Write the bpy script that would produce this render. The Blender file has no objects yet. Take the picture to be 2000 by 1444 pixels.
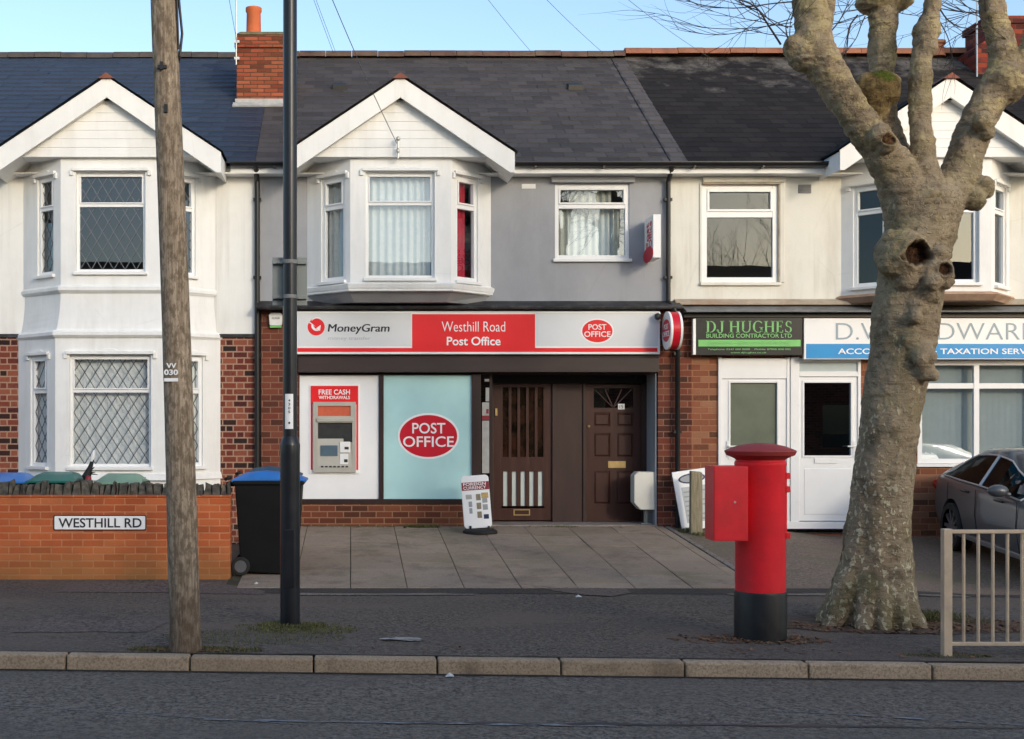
import bpy, math, random
from mathutils import Vector, Matrix, noise as mnoise
random.seed(7)
R = math.radians
scene = bpy.context.scene
col = scene.collection
CAMY, CAMZ, FPX, PX, PY = -17.4, 1.75, 2400.0, 687.0, 830.0

def S(Y): return FPX / (Y - CAMY)
def X_(px, Y=0.0): return (px - PX) / S(Y)
def Z_(py, Y=0.0): return CAMZ - (py - PY) / S(Y)
def sstep(a, b, x):
    t = min(1, max(0, (x - a) / (b - a))); return t * t * (3 - 2 * t)

# ------------------------------------------------------------------ mesh builder
class MB:
    def __init__(s): s.v = []; s.f = []; s.t = []
    def add(s, vs, fs, tint=0.5):
        o = len(s.v); s.v += [tuple(p) for p in vs]
        for f in fs: s.f.append(tuple(i + o for i in f)); s.t.append(tint)
        return s
    def quad(s, a, b, c, d, tint=0.5): return s.add([a, b, c, d], [(0, 1, 2, 3)], tint)
    def box(s, x0, x1, y0, y1, z0, z1, tint=0.5):
        v = [(x0,y0,z0),(x1,y0,z0),(x1,y1,z0),(x0,y1,z0),(x0,y0,z1),(x1,y0,z1),(x1,y1,z1),(x0,y1,z1)]
        return s.add(v, [(3,2,1,0),(4,5,6,7),(0,1,5,4),(1,2,6,5),(2,3,7,6),(3,0,4,7)], tint)
    def hexa(s, v, tint=0.5):
        return s.add(v, [(3,2,1,0),(4,5,6,7),(0,1,5,4),(1,2,6,5),(2,3,7,6),(3,0,4,7)], tint)
    def pbox(s, P, u0, u1, z0, z1, d0, d1, tint=0.5):          # box in a wall frame, d outward
        v = [P(u0,z0,d1),P(u1,z0,d1),P(u1,z0,d0),P(u0,z0,d0),P(u0,z1,d1),P(u1,z1,d1),P(u1,z1,d0),P(u0,z1,d0)]
        return s.hexa(v, tint)
    def prism(s, poly, P, d0, d1, tint=0.5):                     # poly of (u,z), extruded d0..d1
        n = len(poly)
        v = [P(u,z,d1) for u,z in poly] + [P(u,z,d0) for u,z in poly]
        f = [tuple(range(n)), tuple(range(2*n-1, n-1, -1))]
        for i in range(n):
            j = (i+1) % n; f.append((i, i+n, j+n, j))
        return s.add(v, f, tint)
    def tube(s, path, rad, n=10, cap=True, tint=0.5):
        path = [Vector(p) for p in path]
        if not isinstance(rad, (list, tuple)): rad = [rad] * len(path)
        vs = []; prev = None
        for i, p in enumerate(path):
            d = (path[min(i+1, len(path)-1)] - path[max(i-1, 0)])
            d.normalize()
            if prev is None:
                a = Vector((0,0,1)) if abs(d.z) < .9 else Vector((1,0,0))
                x = d.cross(a).normalized()
            else:
                x = (prev - d * prev.dot(d)).normalized()
            prev = x; y = d.cross(x)
            for k in range(n):
                an = 2*math.pi*k/n
                vs.append(p + x*(math.cos(an)*rad[i]) + y*(math.sin(an)*rad[i]))
        fs = []
        for i in range(len(path)-1):
            for k in range(n):
                a = i*n+k; b = i*n+(k+1) % n
                fs.append((a, b, b+n, a+n))
        if cap:
            fs.append(tuple(range(n-1, -1, -1))); m = (len(path)-1)*n
            fs.append(tuple(range(m, m+n)))
        return s.add(vs, fs, tint)
    def lathe(s, prof, c, n=32, tint=0.5):                       # prof of (r,z) about vertical axis
        vs = []
        for r, z in prof:
            for k in range(n):
                a = 2*math.pi*k/n; vs.append((c[0]+r*math.cos(a), c[1]+r*math.sin(a), c[2]+z))
        fs = []
        for i in range(len(prof)-1):
            for k in range(n):
                a = i*n+k; b = i*n+(k+1) % n; fs.append((a, b, b+n, a+n))
        fs.append(tuple(range(n-1, -1, -1))); m = (len(prof)-1)*n; fs.append(tuple(range(m, m+n)))
        return s.add(vs, fs, tint)
    def ball(s, c, rx, ry, rz, n=14, m=9, tint=0.5):
        vs = []; fs = []
        for i in range(m+1):
            th = math.pi*i/m
            for k in range(n):
                a = 2*math.pi*k/n
                vs.append((c[0]+rx*math.sin(th)*math.cos(a), c[1]+ry*math.sin(th)*math.sin(a), c[2]+rz*math.cos(th)))
        for i in range(m):
            for k in range(n):
                a = i*n+k; b = i*n+(k+1) % n; fs.append((a, a+n, b+n, b))
        return s.add(vs, fs, tint)
    def wall(s, P, u0, u1, z0, z1, holes=(), th=.1, tint=0.5):
        us = sorted({u0, u1, *[h[0] for h in holes], *[h[1] for h in holes]})
        zs = sorted({z0, z1, *[h[2] for h in holes], *[h[3] for h in holes]})
        us = [u for u in us if u0 <= u <= u1]; zs = [z for z in zs if z0 <= z <= z1]
        def hole(u, z): return any(h[0] < u < h[1] and h[2] < z < h[3] for h in holes)
        for i in range(len(us)-1):
            for j in range(len(zs)-1):
                a, b, c, d = us[i], us[i+1], zs[j], zs[j+1]
                if hole((a+b)/2, (c+d)/2): continue
                s.quad(P(a,c,0), P(b,c,0), P(b,d,0), P(a,d,0), tint)
                s.quad(P(b,c,-th), P(a,c,-th), P(a,d,-th), P(b,d,-th), tint)
        for h in holes:
            a, b = max(h[0], u0), min(h[1], u1); c, d = max(h[2], z0), min(h[3], z1)
            s.quad(P(a,c,0), P(a,c,-th), P(a,d,-th), P(a,d,0), tint)
            s.quad(P(b,c,-th), P(b,c,0), P(b,d,0), P(b,d,-th), tint)
            s.quad(P(a,c,-th), P(a,c,0), P(b,c,0), P(b,c,-th), tint)
            s.quad(P(a,d,0), P(a,d,-th), P(b,d,-th), P(b,d,0), tint)
        s.quad(P(u0,z0,0), P(u0,z1,0), P(u0,z1,-th), P(u0,z0,-th), tint)
        s.quad(P(u1,z0,0), P(u1,z0,-th), P(u1,z1,-th), P(u1,z1,0), tint)
        s.quad(P(u0,z1,0), P(u1,z1,0), P(u1,z1,-th), P(u0,z1,-th), tint)
        return s
    def build(s, name, m, parent=None, smooth=False, bevel=0, angle=35):
        me = bpy.data.meshes.new(name)
        me.from_pydata(s.v, [], s.f); me.update()
        at = me.attributes.new('tint', 'FLOAT', 'FACE'); at.data.foreach_set('value', s.t)
        if smooth:
            me.polygons.foreach_set('use_smooth', [True]*len(me.polygons))
            try: me.set_sharp_from_angle(angle=R(angle))
            except Exception: pass
        o = bpy.data.objects.new(name, me); col.objects.link(o)
        if m is not None: me.materials.append(m)
        if parent is not None: put(o, parent)
        if bevel:
            b = o.modifiers.new('Bevel', 'BEVEL'); b.width = bevel; b.segments = 2; b.limit_method = 'ANGLE'; b.angle_limit = R(40)
        return o

def put(o, parent):
    o.parent = parent
    o.matrix_parent_inverse = Matrix.Translation(-WL[parent.name])
WL = {}
def thing(name, label, cat, loc, group=None):
    o = bpy.data.objects.new(name, None); col.objects.link(o); o.location = loc
    o.empty_display_size = .2
    WL[o.name] = Vector(loc)
    tag(o, label, cat, group); return o
def tag(o, label, cat, group=None, kind=None):
    if label: o['label'] = label
    if cat: o['category'] = cat
    if group: o['group'] = group
    if kind: o['kind'] = kind
    return o
def part(mb, name, m, parent, **k):
    o = mb.build(name, m, parent, **k)
    WL[o.name] = Vector((0,0,0)) if parent is None else Vector((0,0,0))
    return o
def struct(o): o['kind'] = 'structure'; return o

def frame(o, u, n):                       # wall frame: origin (x,y), u direction, outward normal
    return lambda a, z, d=0.0: (o[0]+u[0]*a+n[0]*d, o[1]+u[1]*a+n[1]*d, z)
FRONT = frame((0,0), (1,0), (0,-1))
def front_at(Y): return frame((0,Y), (1,0), (0,-1))

# ------------------------------------------------------------------ materials
class NT:
    def __init__(s, name):
        s.m = bpy.data.materials.new(name); s.m.use_nodes = True
        s.t = s.m.node_tree; s.b = s.t.nodes['Principled BSDF']
        g = s.t.nodes.new('ShaderNodeNewGeometry'); s.pos = g.outputs['Position']
    def L(s, a, b): s.t.links.new(a, b)
    def n(s, typ): return s.t.nodes.new('ShaderNode'+typ)
    def setin(s, sock, v):
        if hasattr(v, 'node'): s.L(v, sock)
        else: sock.default_value = v
    def math(s, op, a, b=None, clamp=False):
        n = s.n('Math'); n.operation = op; n.use_clamp = clamp
        s.setin(n.inputs[0], a)
        if b is not None: s.setin(n.inputs[1], b)
        return n.outputs[0]
    def vmul(s, v, k):
        n = s.n('VectorMath'); n.operation = 'MULTIPLY'; s.setin(n.inputs[0], v); n.inputs[1].default_value = k
        return n.outputs[0]
    def noise(s, scale, detail=4, rough=.55, stretch=None, vec=None, dist=0):
        n = s.n('TexNoise'); n.inputs['Scale'].default_value = scale; n.inputs['Detail'].default_value = detail
        n.inputs['Roughness'].default_value = rough; n.inputs['Distortion'].default_value = dist
        v = vec if vec is not None else s.pos
        if stretch: v = s.vmul(v, stretch)
        s.L(v, n.inputs['Vector']); return n.outputs['Fac']
    def voro(s, scale, stretch=None, feature='F1', out='Distance', vec=None):
        n = s.n('TexVoronoi'); n.feature = feature; n.inputs['Scale'].default_value = scale
        v = vec if vec is not None else s.pos
        if stretch: v = s.vmul(v, stretch)
        s.L(v, n.inputs['Vector']); return n.outputs[out]
    def ramp(s, fac, stops, interp='LINEAR'):
        n = s.n('ValToRGB'); n.color_ramp.interpolation = interp
        e = n.color_ramp.elements
        while len(e) > 1: e.remove(e[-1])
        e[0].position = stops[0][0]; e[0].color = c4(stops[0][1])
        for p, c in stops[1:]:
            x = e.new(p); x.color = c4(c)
        s.setin(n.inputs['Fac'], fac); return n.outputs['Color']
    def mix(s, fac, a, b, mode='MIX'):
        n = s.n('Mix'); n.data_type = 'RGBA'; n.blend_type = mode
        s.setin(n.inputs[0], fac); s.setin(n.inputs[6], c4(a)); s.setin(n.inputs[7], c4(b)); return n.outputs[2]
    def attr(s, name):
        n = s.n('Attribute'); n.attribute_name = name; return n.outputs['Fac']
    def bump(s, h, strength=.3, dist=.01):
        n = s.n('Bump'); n.inputs['Strength'].default_value = strength; n.inputs['Distance'].default_value = dist
        s.setin(n.inputs['Height'], h); s.L(n.outputs[0], s.b.inputs['Normal']); return n
    def sep(s, v=None):
        n = s.n('SeparateXYZ'); s.L(v if v is not None else s.pos, n.inputs[0]); return n.outputs
    def comb(s, x, y, z=0.0):
        n = s.n('CombineXYZ'); s.setin(n.inputs[0], x); s.setin(n.inputs[1], y); s.setin(n.inputs[2], z); return n.outputs[0]
    def out(s, colr=None, rough=None, spec=None, metal=None, coat=None):
        if colr is not None: s.setin(s.b.inputs['Base Color'], c4(colr))
        if rough is not None: s.setin(s.b.inputs['Roughness'], rough)
        if spec is not None: s.setin(s.b.inputs['Specular IOR Level'], spec)
        if metal is not None: s.setin(s.b.inputs['Metallic'], metal)
        if coat is not None: s.b.inputs['Coat Weight'].default_value = coat
        return s.m
def c4(c):
    if hasattr(c, 'node'): return c
    return (c[0], c[1], c[2], 1.0) if len(c) == 3 else c
def k3(c, f): return tuple(min(1, x*f) for x in c)
def srgb(r, g, b):
    def l(x):
        x /= 255; return x/12.92 if x <= .04045 else ((x+.055)/1.055)**2.4
    return (l(r), l(g), l(b))

def M(name, c, rough=.6, var=.12, scale=6, stretch=None, bump=0, bscale=80, dirt=None, dirt_amt=.0, dscale=1.2, metal=0, spec=.4, coat=None, dstretch=None, streak=None):
    t = NT(name)
    n = t.noise(scale, 5, .6, stretch)
    cc = t.mix(t.ramp(n, [(.3,(0,0,0)),(.7,(1,1,1))]), k3(c, 1-var), k3(c, 1+var))
    if dirt:
        d = t.ramp(t.noise(dscale, 6, .65, dstretch), [(.48,(0,0,0)),(.78,(dirt_amt,)*3)])
        cc = t.mix(d, cc, dirt)
    if streak:   # rain streaks and hairline cracks of the render
        s1 = t.math('MULTIPLY', t.ramp(t.noise(1.0, 4, .6, (9,9,.35)), [(.54,(0,0,0)),(.72,(1,1,1))]), t.ramp(t.noise(.9, 4), [(.42,(0,0,0)),(.62,(1,1,1))]))
        cc = t.mix(t.math('MULTIPLY', s1, streak[1]*.55), cc, streak[0])
        v = t.voro(.55, (1,1,.8), 'DISTANCE_TO_EDGE', vec=None)
        ckk = t.math('MULTIPLY', t.ramp(t.math('ADD', v, t.math('MULTIPLY', t.noise(6, 4), .02)), [(.008,(1,1,1)),(.016,(0,0,0))]), t.ramp(t.noise(.7, 2), [(.5,(0,0,0)),(.56,(1,1,1))]))
        cc = t.mix(t.math('MULTIPLY', ckk, .10), cc, k3(streak[0], .55))
    if bump: t.bump(t.noise(bscale, 3, .6), bump, .004)
    rr = t.math('ADD', t.math('MULTIPLY', n, .16), rough-.08)
    return t.out(cc, rr, spec, metal, coat)

def brick(name, stops, mortar, bw=.225, rh=.087, mw=.012, bump=.5, dirt=None, dirt_amt=.3, dz=None, flemish=False):
    t = NT(name); x, y, z = t.sep()
    u = t.math('ADD', x, y)
    zr = t.math('DIVIDE', z, rh); row = t.math('FLOOR', zr)
    off = t.math('MULTIPLY', t.math('MODULO', t.math('ADD', row, 400), 2), .5)
    # a little waver so that courses are not ruler-straight
    wob = t.math('MULTIPLY', t.math('SUBTRACT', t.noise(9, 2), .5), .05)
    ur = t.math('ADD', t.math('ADD', t.math('DIVIDE', u, bw), off), wob)
    cell = t.math('FLOOR', ur)
    fx = t.math('SUBTRACT', ur, cell); fz = t.math('SUBTRACT', t.math('ADD', zr, wob), t.math('FLOOR', t.math('ADD', zr, wob)))
    if flemish:   # every brick pair is a stretcher (2/3) and a header (1/3)
        hd = t.math('GREATER_THAN', fx, .66)
        dl = t.math('ABSOLUTE', t.math('SUBTRACT', fx, .66))
        cell = t.math('ADD', t.math('MULTIPLY', cell, 2), hd)
    wn = t.n('TexWhiteNoise'); wn.noise_dimensions = '2D'; t.L(t.comb(cell, row), wn.inputs['Vector'])
    dx = t.math('MULTIPLY', t.math('MINIMUM', fx, t.math('SUBTRACT', 1.0, fx)), bw)
    if flemish: dx = t.math('MINIMUM', dx, t.math('MULTIPLY', dl, bw))
    dzz = t.math('MULTIPLY', t.math('MINIMUM', fz, t.math('SUBTRACT', 1.0, fz)), rh)
    d = t.math('MINIMUM', dx, dzz)
    mask = t.ramp(t.math('ADD', d, t.math('MULTIPLY', t.math('SUBTRACT', t.noise(60, 3), .5), mw*.5)), [(mw*.42,(0,0,0)),(mw*.75,(1,1,1))])
    fv = t.math('ADD', wn.outputs['Value'], t.math('MULTIPLY', t.math('SUBTRACT', t.noise(30, 4), .5), .35), True)
    bc = t.ramp(fv, stops)
    mc = t.mix(t.noise(12, 4), k3(mortar, .75), k3(mortar, 1.15))
    cc = t.mix(mask, mc, bc)
    if dirt:
        dd = t.ramp(t.noise(1.1, 6, .65), [(.42,(0,0,0)),(.75,(dirt_amt,)*3)])
        cc = t.mix(dd, cc, dirt)
    if dz:   # damp / algae band of the wall foot with its own ragged edge: (z level, height, colour, amount)
        g = t.math('MULTIPLY', t.math('SUBTRACT', dz[0], t.math('ADD', z, t.math('MULTIPLY', t.noise(2.5, 5), .5))), 1/dz[1], True)
        cc = t.mix(t.math('MULTIPLY', g, dz[3]), cc, dz[2])
    h = t.math('ADD', mask, t.math('MULTIPLY', t.noise(70, 3), .35))
    t.bump(h, bump, .006)
    return t.out(cc, .85, .25)

def slate(name, dark, light, rough=.45, moss=None, moss_amt=.0, spec=.4):
    t = NT(name); a = t.attr('tint')
    n = t.noise(14, 5, .6); f = t.math('ADD', t.math('MULTIPLY', a, .8), t.math('MULTIPLY', n, .3), True)
    cc = t.mix(f, dark, light)
    if moss:
        x, y, z = t.sep()
        m = t.ramp(t.math('ADD', t.noise(2.2, 6, .7, (1,1,.6)), t.math('MULTIPLY', t.math('SUBTRACT', z, 7.2), .16)), [(.55,(0,0,0)),(.72,(moss_amt,)*3)])
        cc = t.mix(t.math('MULTIPLY', m, t.noise(22, 4)), cc, moss)
    t.bump(t.noise(45, 4), .25, .004)
    return t.out(cc, t.math('ADD', t.math('MULTIPLY', n, .25), rough-.1), spec)

def glass_mat(name, tintc=(.93,.96,.96), gl=.10, rough=.0, grz=.85):
    t = NT(name); t.t.nodes.remove(t.b)
    tr = t.n('BsdfTransparent'); tr.inputs[0].default_value = c4(tintc)
    g = t.n('BsdfGlossy'); g.inputs['Roughness'].default_value = rough; g.inputs[0].default_value = (.84,.93,1,1)
    nb = t.n('Bump'); nb.inputs['Strength'].default_value = .02; nb.inputs['Distance'].default_value = .02
    t.L(t.noise(1.6, 2), nb.inputs['Height']); t.L(nb.outputs[0], g.inputs['Normal'])
    fr = t.n('LayerWeight'); fr.inputs[0].default_value = .5
    f = t.math('ADD', t.math('MULTIPLY', t.math('POWER', fr.outputs['Facing'], 5), grz), gl, True)
    mx = t.n('MixShader'); t.L(f, mx.inputs[0]); t.L(tr.outputs[0], mx.inputs[1]); t.L(g.outputs[0], mx.inputs[2])
    t.L(mx.outputs[0], t.t.nodes['Material Output'].inputs['Surface'])
    return t.m

mt = {}
mt['white_render'] = M('white_render', (.82,.815,.775), .8, .03, 3, None, .35, 55, (.55,.52,.46), .5, 1.3, dstretch=(2.2,2.2,.4), streak=((.50,.48,.43), .55))
mt['bay_white'] = M('bay_white', (.82,.82,.80), .6, .03, 4, None, .12, 40, (.56,.55,.51), .4, 1.7, dstretch=(2.4,2.4,.4), streak=((.54,.53,.49), .4))
mt['white_paint'] = M('white_paint', (.82,.82,.80), .45, .03, 5, None, 0, 80, (.6,.6,.57), .2, 2.0)
mt['upvc'] = M('white_upvc', (.84,.84,.83), .3, .02, 5)
mt['grey_render'] = M('grey_render', (.345,.352,.37), .85, .05, 2.5, None, .5, 70, (.22,.22,.22), .5, 1.0, dstretch=(1.5,1.5,.6), streak=((.20,.20,.20), .4))
mt['cream_render'] = M('cream_render', (.75,.735,.66), .85, .04, 2.5, None, .45, 60, (.48,.42,.32), .6, 1.2, dstretch=(2.0,2.0,.4), streak=((.40,.34,.25), .6))
mt['red_ledge'] = M('red_stained_ledge', (.42,.28,.19), .9, .25, 5, None, .5, 40, (.36,.17,.10), .7, 1.5)
mt['wire'] = M('wire_sheath', (.12,.13,.14), .6, .1)
mt['cement'] = M('cement_ledge', (.40,.34,.26), .9, .25, 5, None, .6, 40, (.38,.2,.12), .6, 1.1)
mt['lead'] = M('lead_flashing', (.17,.17,.17), .55, .3, 7, None, .4, 20, (.32,.32,.31), .5, 3)
mt['black_lead'] = M('black_felt', (.022,.022,.024), .6, .4, 5, None, .5, 25, (.16,.16,.16), .5, 5)
mt['black_pvc'] = M('black_pvc', (.012,.012,.013), .4, .2, 8)
mt['gutter'] = M('black_gutter', (.014,.014,.016), .35, .2, 8)
mt['interior'] = M('interior_paint', (.16,.15,.14), .9, .1, 2)
mt['net'] = M('net_curtain', (.62,.66,.66), .9, .05, 20)
mt['net_dim'] = M('old_net_curtain', (.40,.40,.38), .9, .12, 12)
mt['lace'] = M('lace_curtain', (.74,.75,.75), .9, .10, 40)
mt['red_curtain'] = M('red_curtain', (.50,.03,.055), .9, .15, 10)
mt['cream_curtain'] = M('patterned_curtain', (.42,.42,.37), .9, .2, 12)
mt['blind'] = M('blind_fabric', (.47,.53,.53), .8, .04, 8)
mt['glass'] = glass_mat('window_glass')
mt['glass_refl'] = glass_mat('reflective_glass', (.7,.75,.78), .05)
mt['glass_mid'] = glass_mat('bluish_glass', (.5,.56,.62), .07)
mt['glass_dark'] = glass_mat('tinted_glass', (.22,.25,.27), .12)
mt['lead_light'] = M('pale_lead_came', (.17,.18,.20), .5, .1)
mt['lead_dark'] = M('dark_lead_came', (.09,.09,.10), .5, .1)
mt['frosted'] = M('frosted_pane', (.12,.14,.10), .3, .12, 3)
BR = [(0,srgb(44,36,34)),(.16,srgb(60,34,32)),(.3,srgb(102,48,40)),(.55,srgb(124,64,49)),(.8,srgb(144,84,64)),(1,srgb(100,50,44))]
mt['brick_left'] = brick('speckled_brick', BR, srgb(172,138,116), .305, .087, .0155, flemish=True)
BR2 = [(0,srgb(70,44,36)),(.3,srgb(96,54,42)),(.6,srgb(116,60,46)),(1,srgb(126,76,58))]
mt['brick_po'] = brick('shopfront_brick', BR2, srgb(146,108,88), .23, .087, .011, dirt=srgb(70,48,38), dirt_amt=.4)
mt['brick_riser'] = brick('stall_riser_brick', [(0,srgb(82,44,30)),(.4,srgb(110,58,40)),(1,srgb(128,74,50))], srgb(150,116,84), .23, .087, .012, dirt=srgb(74,62,48), dirt_amt=.35)
BR3 = [(0,srgb(84,58,44)),(.2,srgb(124,74,54)),(.6,srgb(142,88,64)),(1,srgb(152,108,82))]
mt['brick_right'] = brick('orange_brick', BR3, srgb(162,118,88), .23, .087, .010, dirt=srgb(104,70,50), dirt_amt=.35)
BRG = [(0,srgb(168,84,48)),(.5,srgb(188,96,54)),(1,srgb(196,112,68))]
mt['brick_garden'] = brick('garden_brick', BRG, srgb(204,138,98), .235, .078, .009, bump=.45, dirt=srgb(112,68,48), dirt_amt=.5, dz=(.72,.62,srgb(140,108,64),.9))
mt['brick_chimney'] = brick('chimney_brick', [(0,srgb(96,46,34)),(.4,srgb(150,70,48)),(1,srgb(168,92,64))], srgb(92,64,52), .215, .062, .011, bump=.9, dirt=srgb(86,66,44), dirt_amt=.5)
mt['brick_dark_chimney'] = brick('sooty_chimney_brick', [(0,srgb(60,30,30)),(.5,srgb(120,44,34)),(1,srgb(140,66,46))], srgb(90,60,52), .23, .08, .012)
mt['slate_left'] = slate('blue_slate', (.013,.020,.037), (.044,.064,.104), .5, spec=.3)
mt['slate_mid'] = slate('grey_slate', (.022,.020,.021), (.105,.094,.092), .6, spec=.25)
mt['slate_right'] = slate('black_slate', (.009,.0075,.0078), (.031,.027,.026), .8, (.22,.205,.185), .9, .18)
mt['ridge_mid'] = M('brown_ridge_tile', (.11,.06,.045), .8, .4, 5, None, .3, 40, (.12,.12,.08), .7, 2)
mt['ridge_right'] = M('terracotta_ridge_tile', (.27,.11,.062), .8, .3, 4, None, .3, 40, (.14,.10,.08), .6, 2)
mt['ridge_red'] = M('red_apex_tile', (.22,.075,.05), .8, .3, 5, None, .3, 40)
mt['ridge_left'] = M('dark_ridge_tile', (.07,.06,.055), .8, .3, 5, None, .3, 40)
mt['pot'] = M('terracotta_pot', (.52,.13,.045), .75, .2, 6, None, .2, 40, (.2,.06,.03), .4, 3)
mt['mossy_cap'] = M('mossy_mortar', (.14,.13,.07), .95, .4, 9, None, .8, 30, (.30,.16,.05), .6, 6)
mt['flaunching'] = M('mortar_apron', (.42,.42,.40), .9, .2, 9, None, .5, 30)
mt['brown_wood'] = M('dark_brown_timber', (.030,.016,.013), .42, .25, 3, (6,6,.7), .15, 40, spec=.35)
mt['brown_panel'] = M('brown_panel', (.040,.019,.015), .5, .2, 2.5, (3,3,.6), .1, 40)
mt['brown_door'] = M('brown_door_paint', (.052,.018,.012), .38, .2, 3, (5,5,.6), .1, 40)
mt['brown_beam'] = M('brown_shutter_box', (.036,.022,.019), .45, .2, 2, (.6,3,3))
mt['red_sign'] = M('red_sign_vinyl', (.80,.014,.018), .35, .05, 2)
mt['po_red'] = M('deep_red_vinyl', (.60,.008,.025), .35, .05, 2)
mt['sign_white'] = M('white_sign_vinyl', (.88,.88,.87), .35, .03, 2)
mt['sign_grey'] = M('pale_grey_sign', (.72,.73,.73), .35, .03, 1.5)
mt['sign_black'] = M('black_sign_face', (.012,.013,.013), .3, .1, 3)
mt['text_black'] = M('black_lettering', (.02,.022,.03), .5, .05)
mt['text_grey'] = M('grey_lettering', (.33,.35,.36), .5, .05)
mt['text_pale'] = M('pale_grey_lettering', (.50,.52,.52), .5, .05)
mt['text_green'] = M('green_lettering', (.20,.52,.17), .4, .05)
mt['bar_green'] = M('bright_green_band', (.19,.55,.15), .4, .06)
mt['sign_blue'] = M('bright_blue_vinyl', (.0,.27,.62), .35, .04)
mt['thin_blue_grey'] = M('blue_grey_lettering', (.30,.38,.43), .4, .05)
mt['teal_panel'] = M('frosted_teal_vinyl', (.49,.76,.75), .16, .10, .9, spec=.5)
mt['atm_metal'] = M('brushed_metal', (.50,.48,.42), .4, .06, 4, metal=.35)
mt['atm_dark'] = M('dark_recess_plastic', (.035,.036,.036), .35, .2, 8)
mt['atm_screen'] = M('blue_grey_screen', (.10,.15,.19), .2, .1, 8)
mt['atm_orange'] = M('orange_red_display', (.58,.12,.06), .35, .1, 20)
mt['postbox'] = M('post_box_red', (.78,.020,.030), .42, .10, 5, None, .12, 45, (.40,.03,.03), .6, 2.6, spec=.4)
mt['postbox_lid'] = M('faded_red_lid', (.30,.035,.03), .6, .2, 6, None, .15, 60)
mt['postbox_base'] = M('post_box_black', (.013,.014,.015), .4, .3, 5, None, .15, 40, (.06,.055,.05), .4, 6)
mt['lamp_black'] = M('lamp_post_black', (.014,.016,.020), .32, .2, 6)
mt['galv'] = M('grey_sign_back', (.24,.26,.245), .5, .1, 3, metal=.3)
mt['steel'] = M('galvanised_steel', (.5,.5,.48), .4, .1, 20, metal=.7)
mt['rail'] = M('beige_rail_paint', (.62,.48,.33), .45, .12, 6, None, .1, 60, (.24,.19,.14), .5, 5)
mt['bin_black'] = M('black_bin_plastic', (.006,.0065,.007), .55, .2, 4, spec=.2)
mt['bin_blue'] = M('blue_lid_plastic', (.03,.17,.50), .4, .1, 4)
mt['bin_slate'] = M('grey_blue_lid_plastic', (.035,.075,.12), .5, .15, 4)
mt['bin_teal'] = M('dark_green_lid_plastic', (.012,.14,.115), .4, .1, 4)
mt['bin_green'] = M('faded_green_lid_plastic', (.20,.34,.24), .5, .15, 4)
mt['rubber'] = M('tyre_rubber', (.016,.016,.016), .75, .2, 12)
mt['wheel_grey'] = M('grey_wheel_plastic', (.10,.10,.105), .5, .2, 12)
mt['meter_box'] = M('off_white_plastic', (.72,.70,.62), .45, .04, 4, None, 0, 80, (.5,.47,.4), .3, 3)
mt['weathered_wood'] = M('weathered_timber', (.27,.23,.15), .9, .3, 6, (9,9,.8), .5, 40, (.16,.17,.09), .6, 3)
mt['coping'] = M('weathered_coping', (.075,.068,.055), .95, .7, 16, None, 1.0, 30, (.20,.17,.12), .8, 9)
mt['brass'] = M('worn_brass', (.55,.40,.17), .35, .15, 20, metal=.7)
mt['red_dark'] = M('dark_red_plastic', (.25,.02,.03), .5, .1)
mt['navy'] = M('navy_print', (.02,.03,.10), .4, .1)
mt['stain_a'] = M('amber_glass', (.018,.012,.007), .10, .8, 5, None, 0, 80, (.06,.012,.008), .8, 5)
mt['cream_sash'] = M('pale_glass_strip', (.52,.58,.55), .3, .06, 6)

# utility pole timber
t = NT('pole_timber')
g = t.noise(9, 6, .65, (6,6,.35)); c = t.ramp(g, [(.3,srgb(112,98,82)),(.52,srgb(160,143,122)),(.72,srgb(192,174,152))])
c = t.mix(t.ramp(t.noise(1.3, 4, .6, (1,1,.5)), [(.5,(0,0,0)),(.75,(.45,)*3)]), c, srgb(118,106,92))
c = t.mix(t.ramp(t.noise(26, 4, .7, (1,1,.45)), [(.42,(.75,)*3),(.56,(0,0,0))]), c, srgb(98,84,68))
x, y, z = t.sep()
c = t.mix(t.math('MULTIPLY', t.math('SUBTRACT', .9, t.math('ADD', z, t.math('MULTIPLY', t.noise(3, 4), .6))), .9, True), c, srgb(84,66,54))
t.bump(t.noise(10, 5, .7, (7,7,.3)), .7, .012); mt['pole'] = t.out(c, .9, .15)

# plane-tree bark
t = NT('plane_bark'); x, y, z = t.sep()
base = t.ramp(t.noise(3.2, 7, .65, (1,1,.7)), [(.28,srgb(116,100,78)),(.5,srgb(158,140,114)),(.72,srgb(178,160,132))])
fl = t.ramp(t.noise(27, 3, .5, (1,1,.7), dist=.2), [(.555,(0,0,0)),(.605,(1,1,1))])
zone = t.ramp(t.math('ADD', t.noise(1.6, 4, .65, (1,1,.55)), t.math('MULTIPLY', t.math('SUBTRACT', 1.6, z), .07)), [(.46,(.08,)*3),(.58,(1,1,1))])
f = t.math('MULTIPLY', fl, zone)
base = t.mix(t.math('MULTIPLY', f, .9), base, srgb(226,214,178))
up = t.math('MULTIPLY', t.ramp(t.noise(5.5, 5, .6), [(.5,(0,0,0)),(.58,(1,1,1))]), t.math('MULTIPLY', t.math('SUBTRACT', z, 3.0), .6, True))
base = t.mix(t.math('MULTIPLY', up, .5), base, srgb(204,184,134))
dk = t.ramp(t.noise(7.5, 5, .7, (1,1,1.6)), [(.54,(0,0,0)),(.62,(1,1,1))])
base = t.mix(t.math('MULTIPLY', dk, .5), base, srgb(84,72,50))
ck = t.ramp(t.noise(3.0, 5, .7, (.8,.8,7)), [(.60,(0,0,0)),(.66,(1,1,1))]); base = t.mix(t.math('MULTIPLY', ck, .5), base, srgb(92,80,56))
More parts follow.
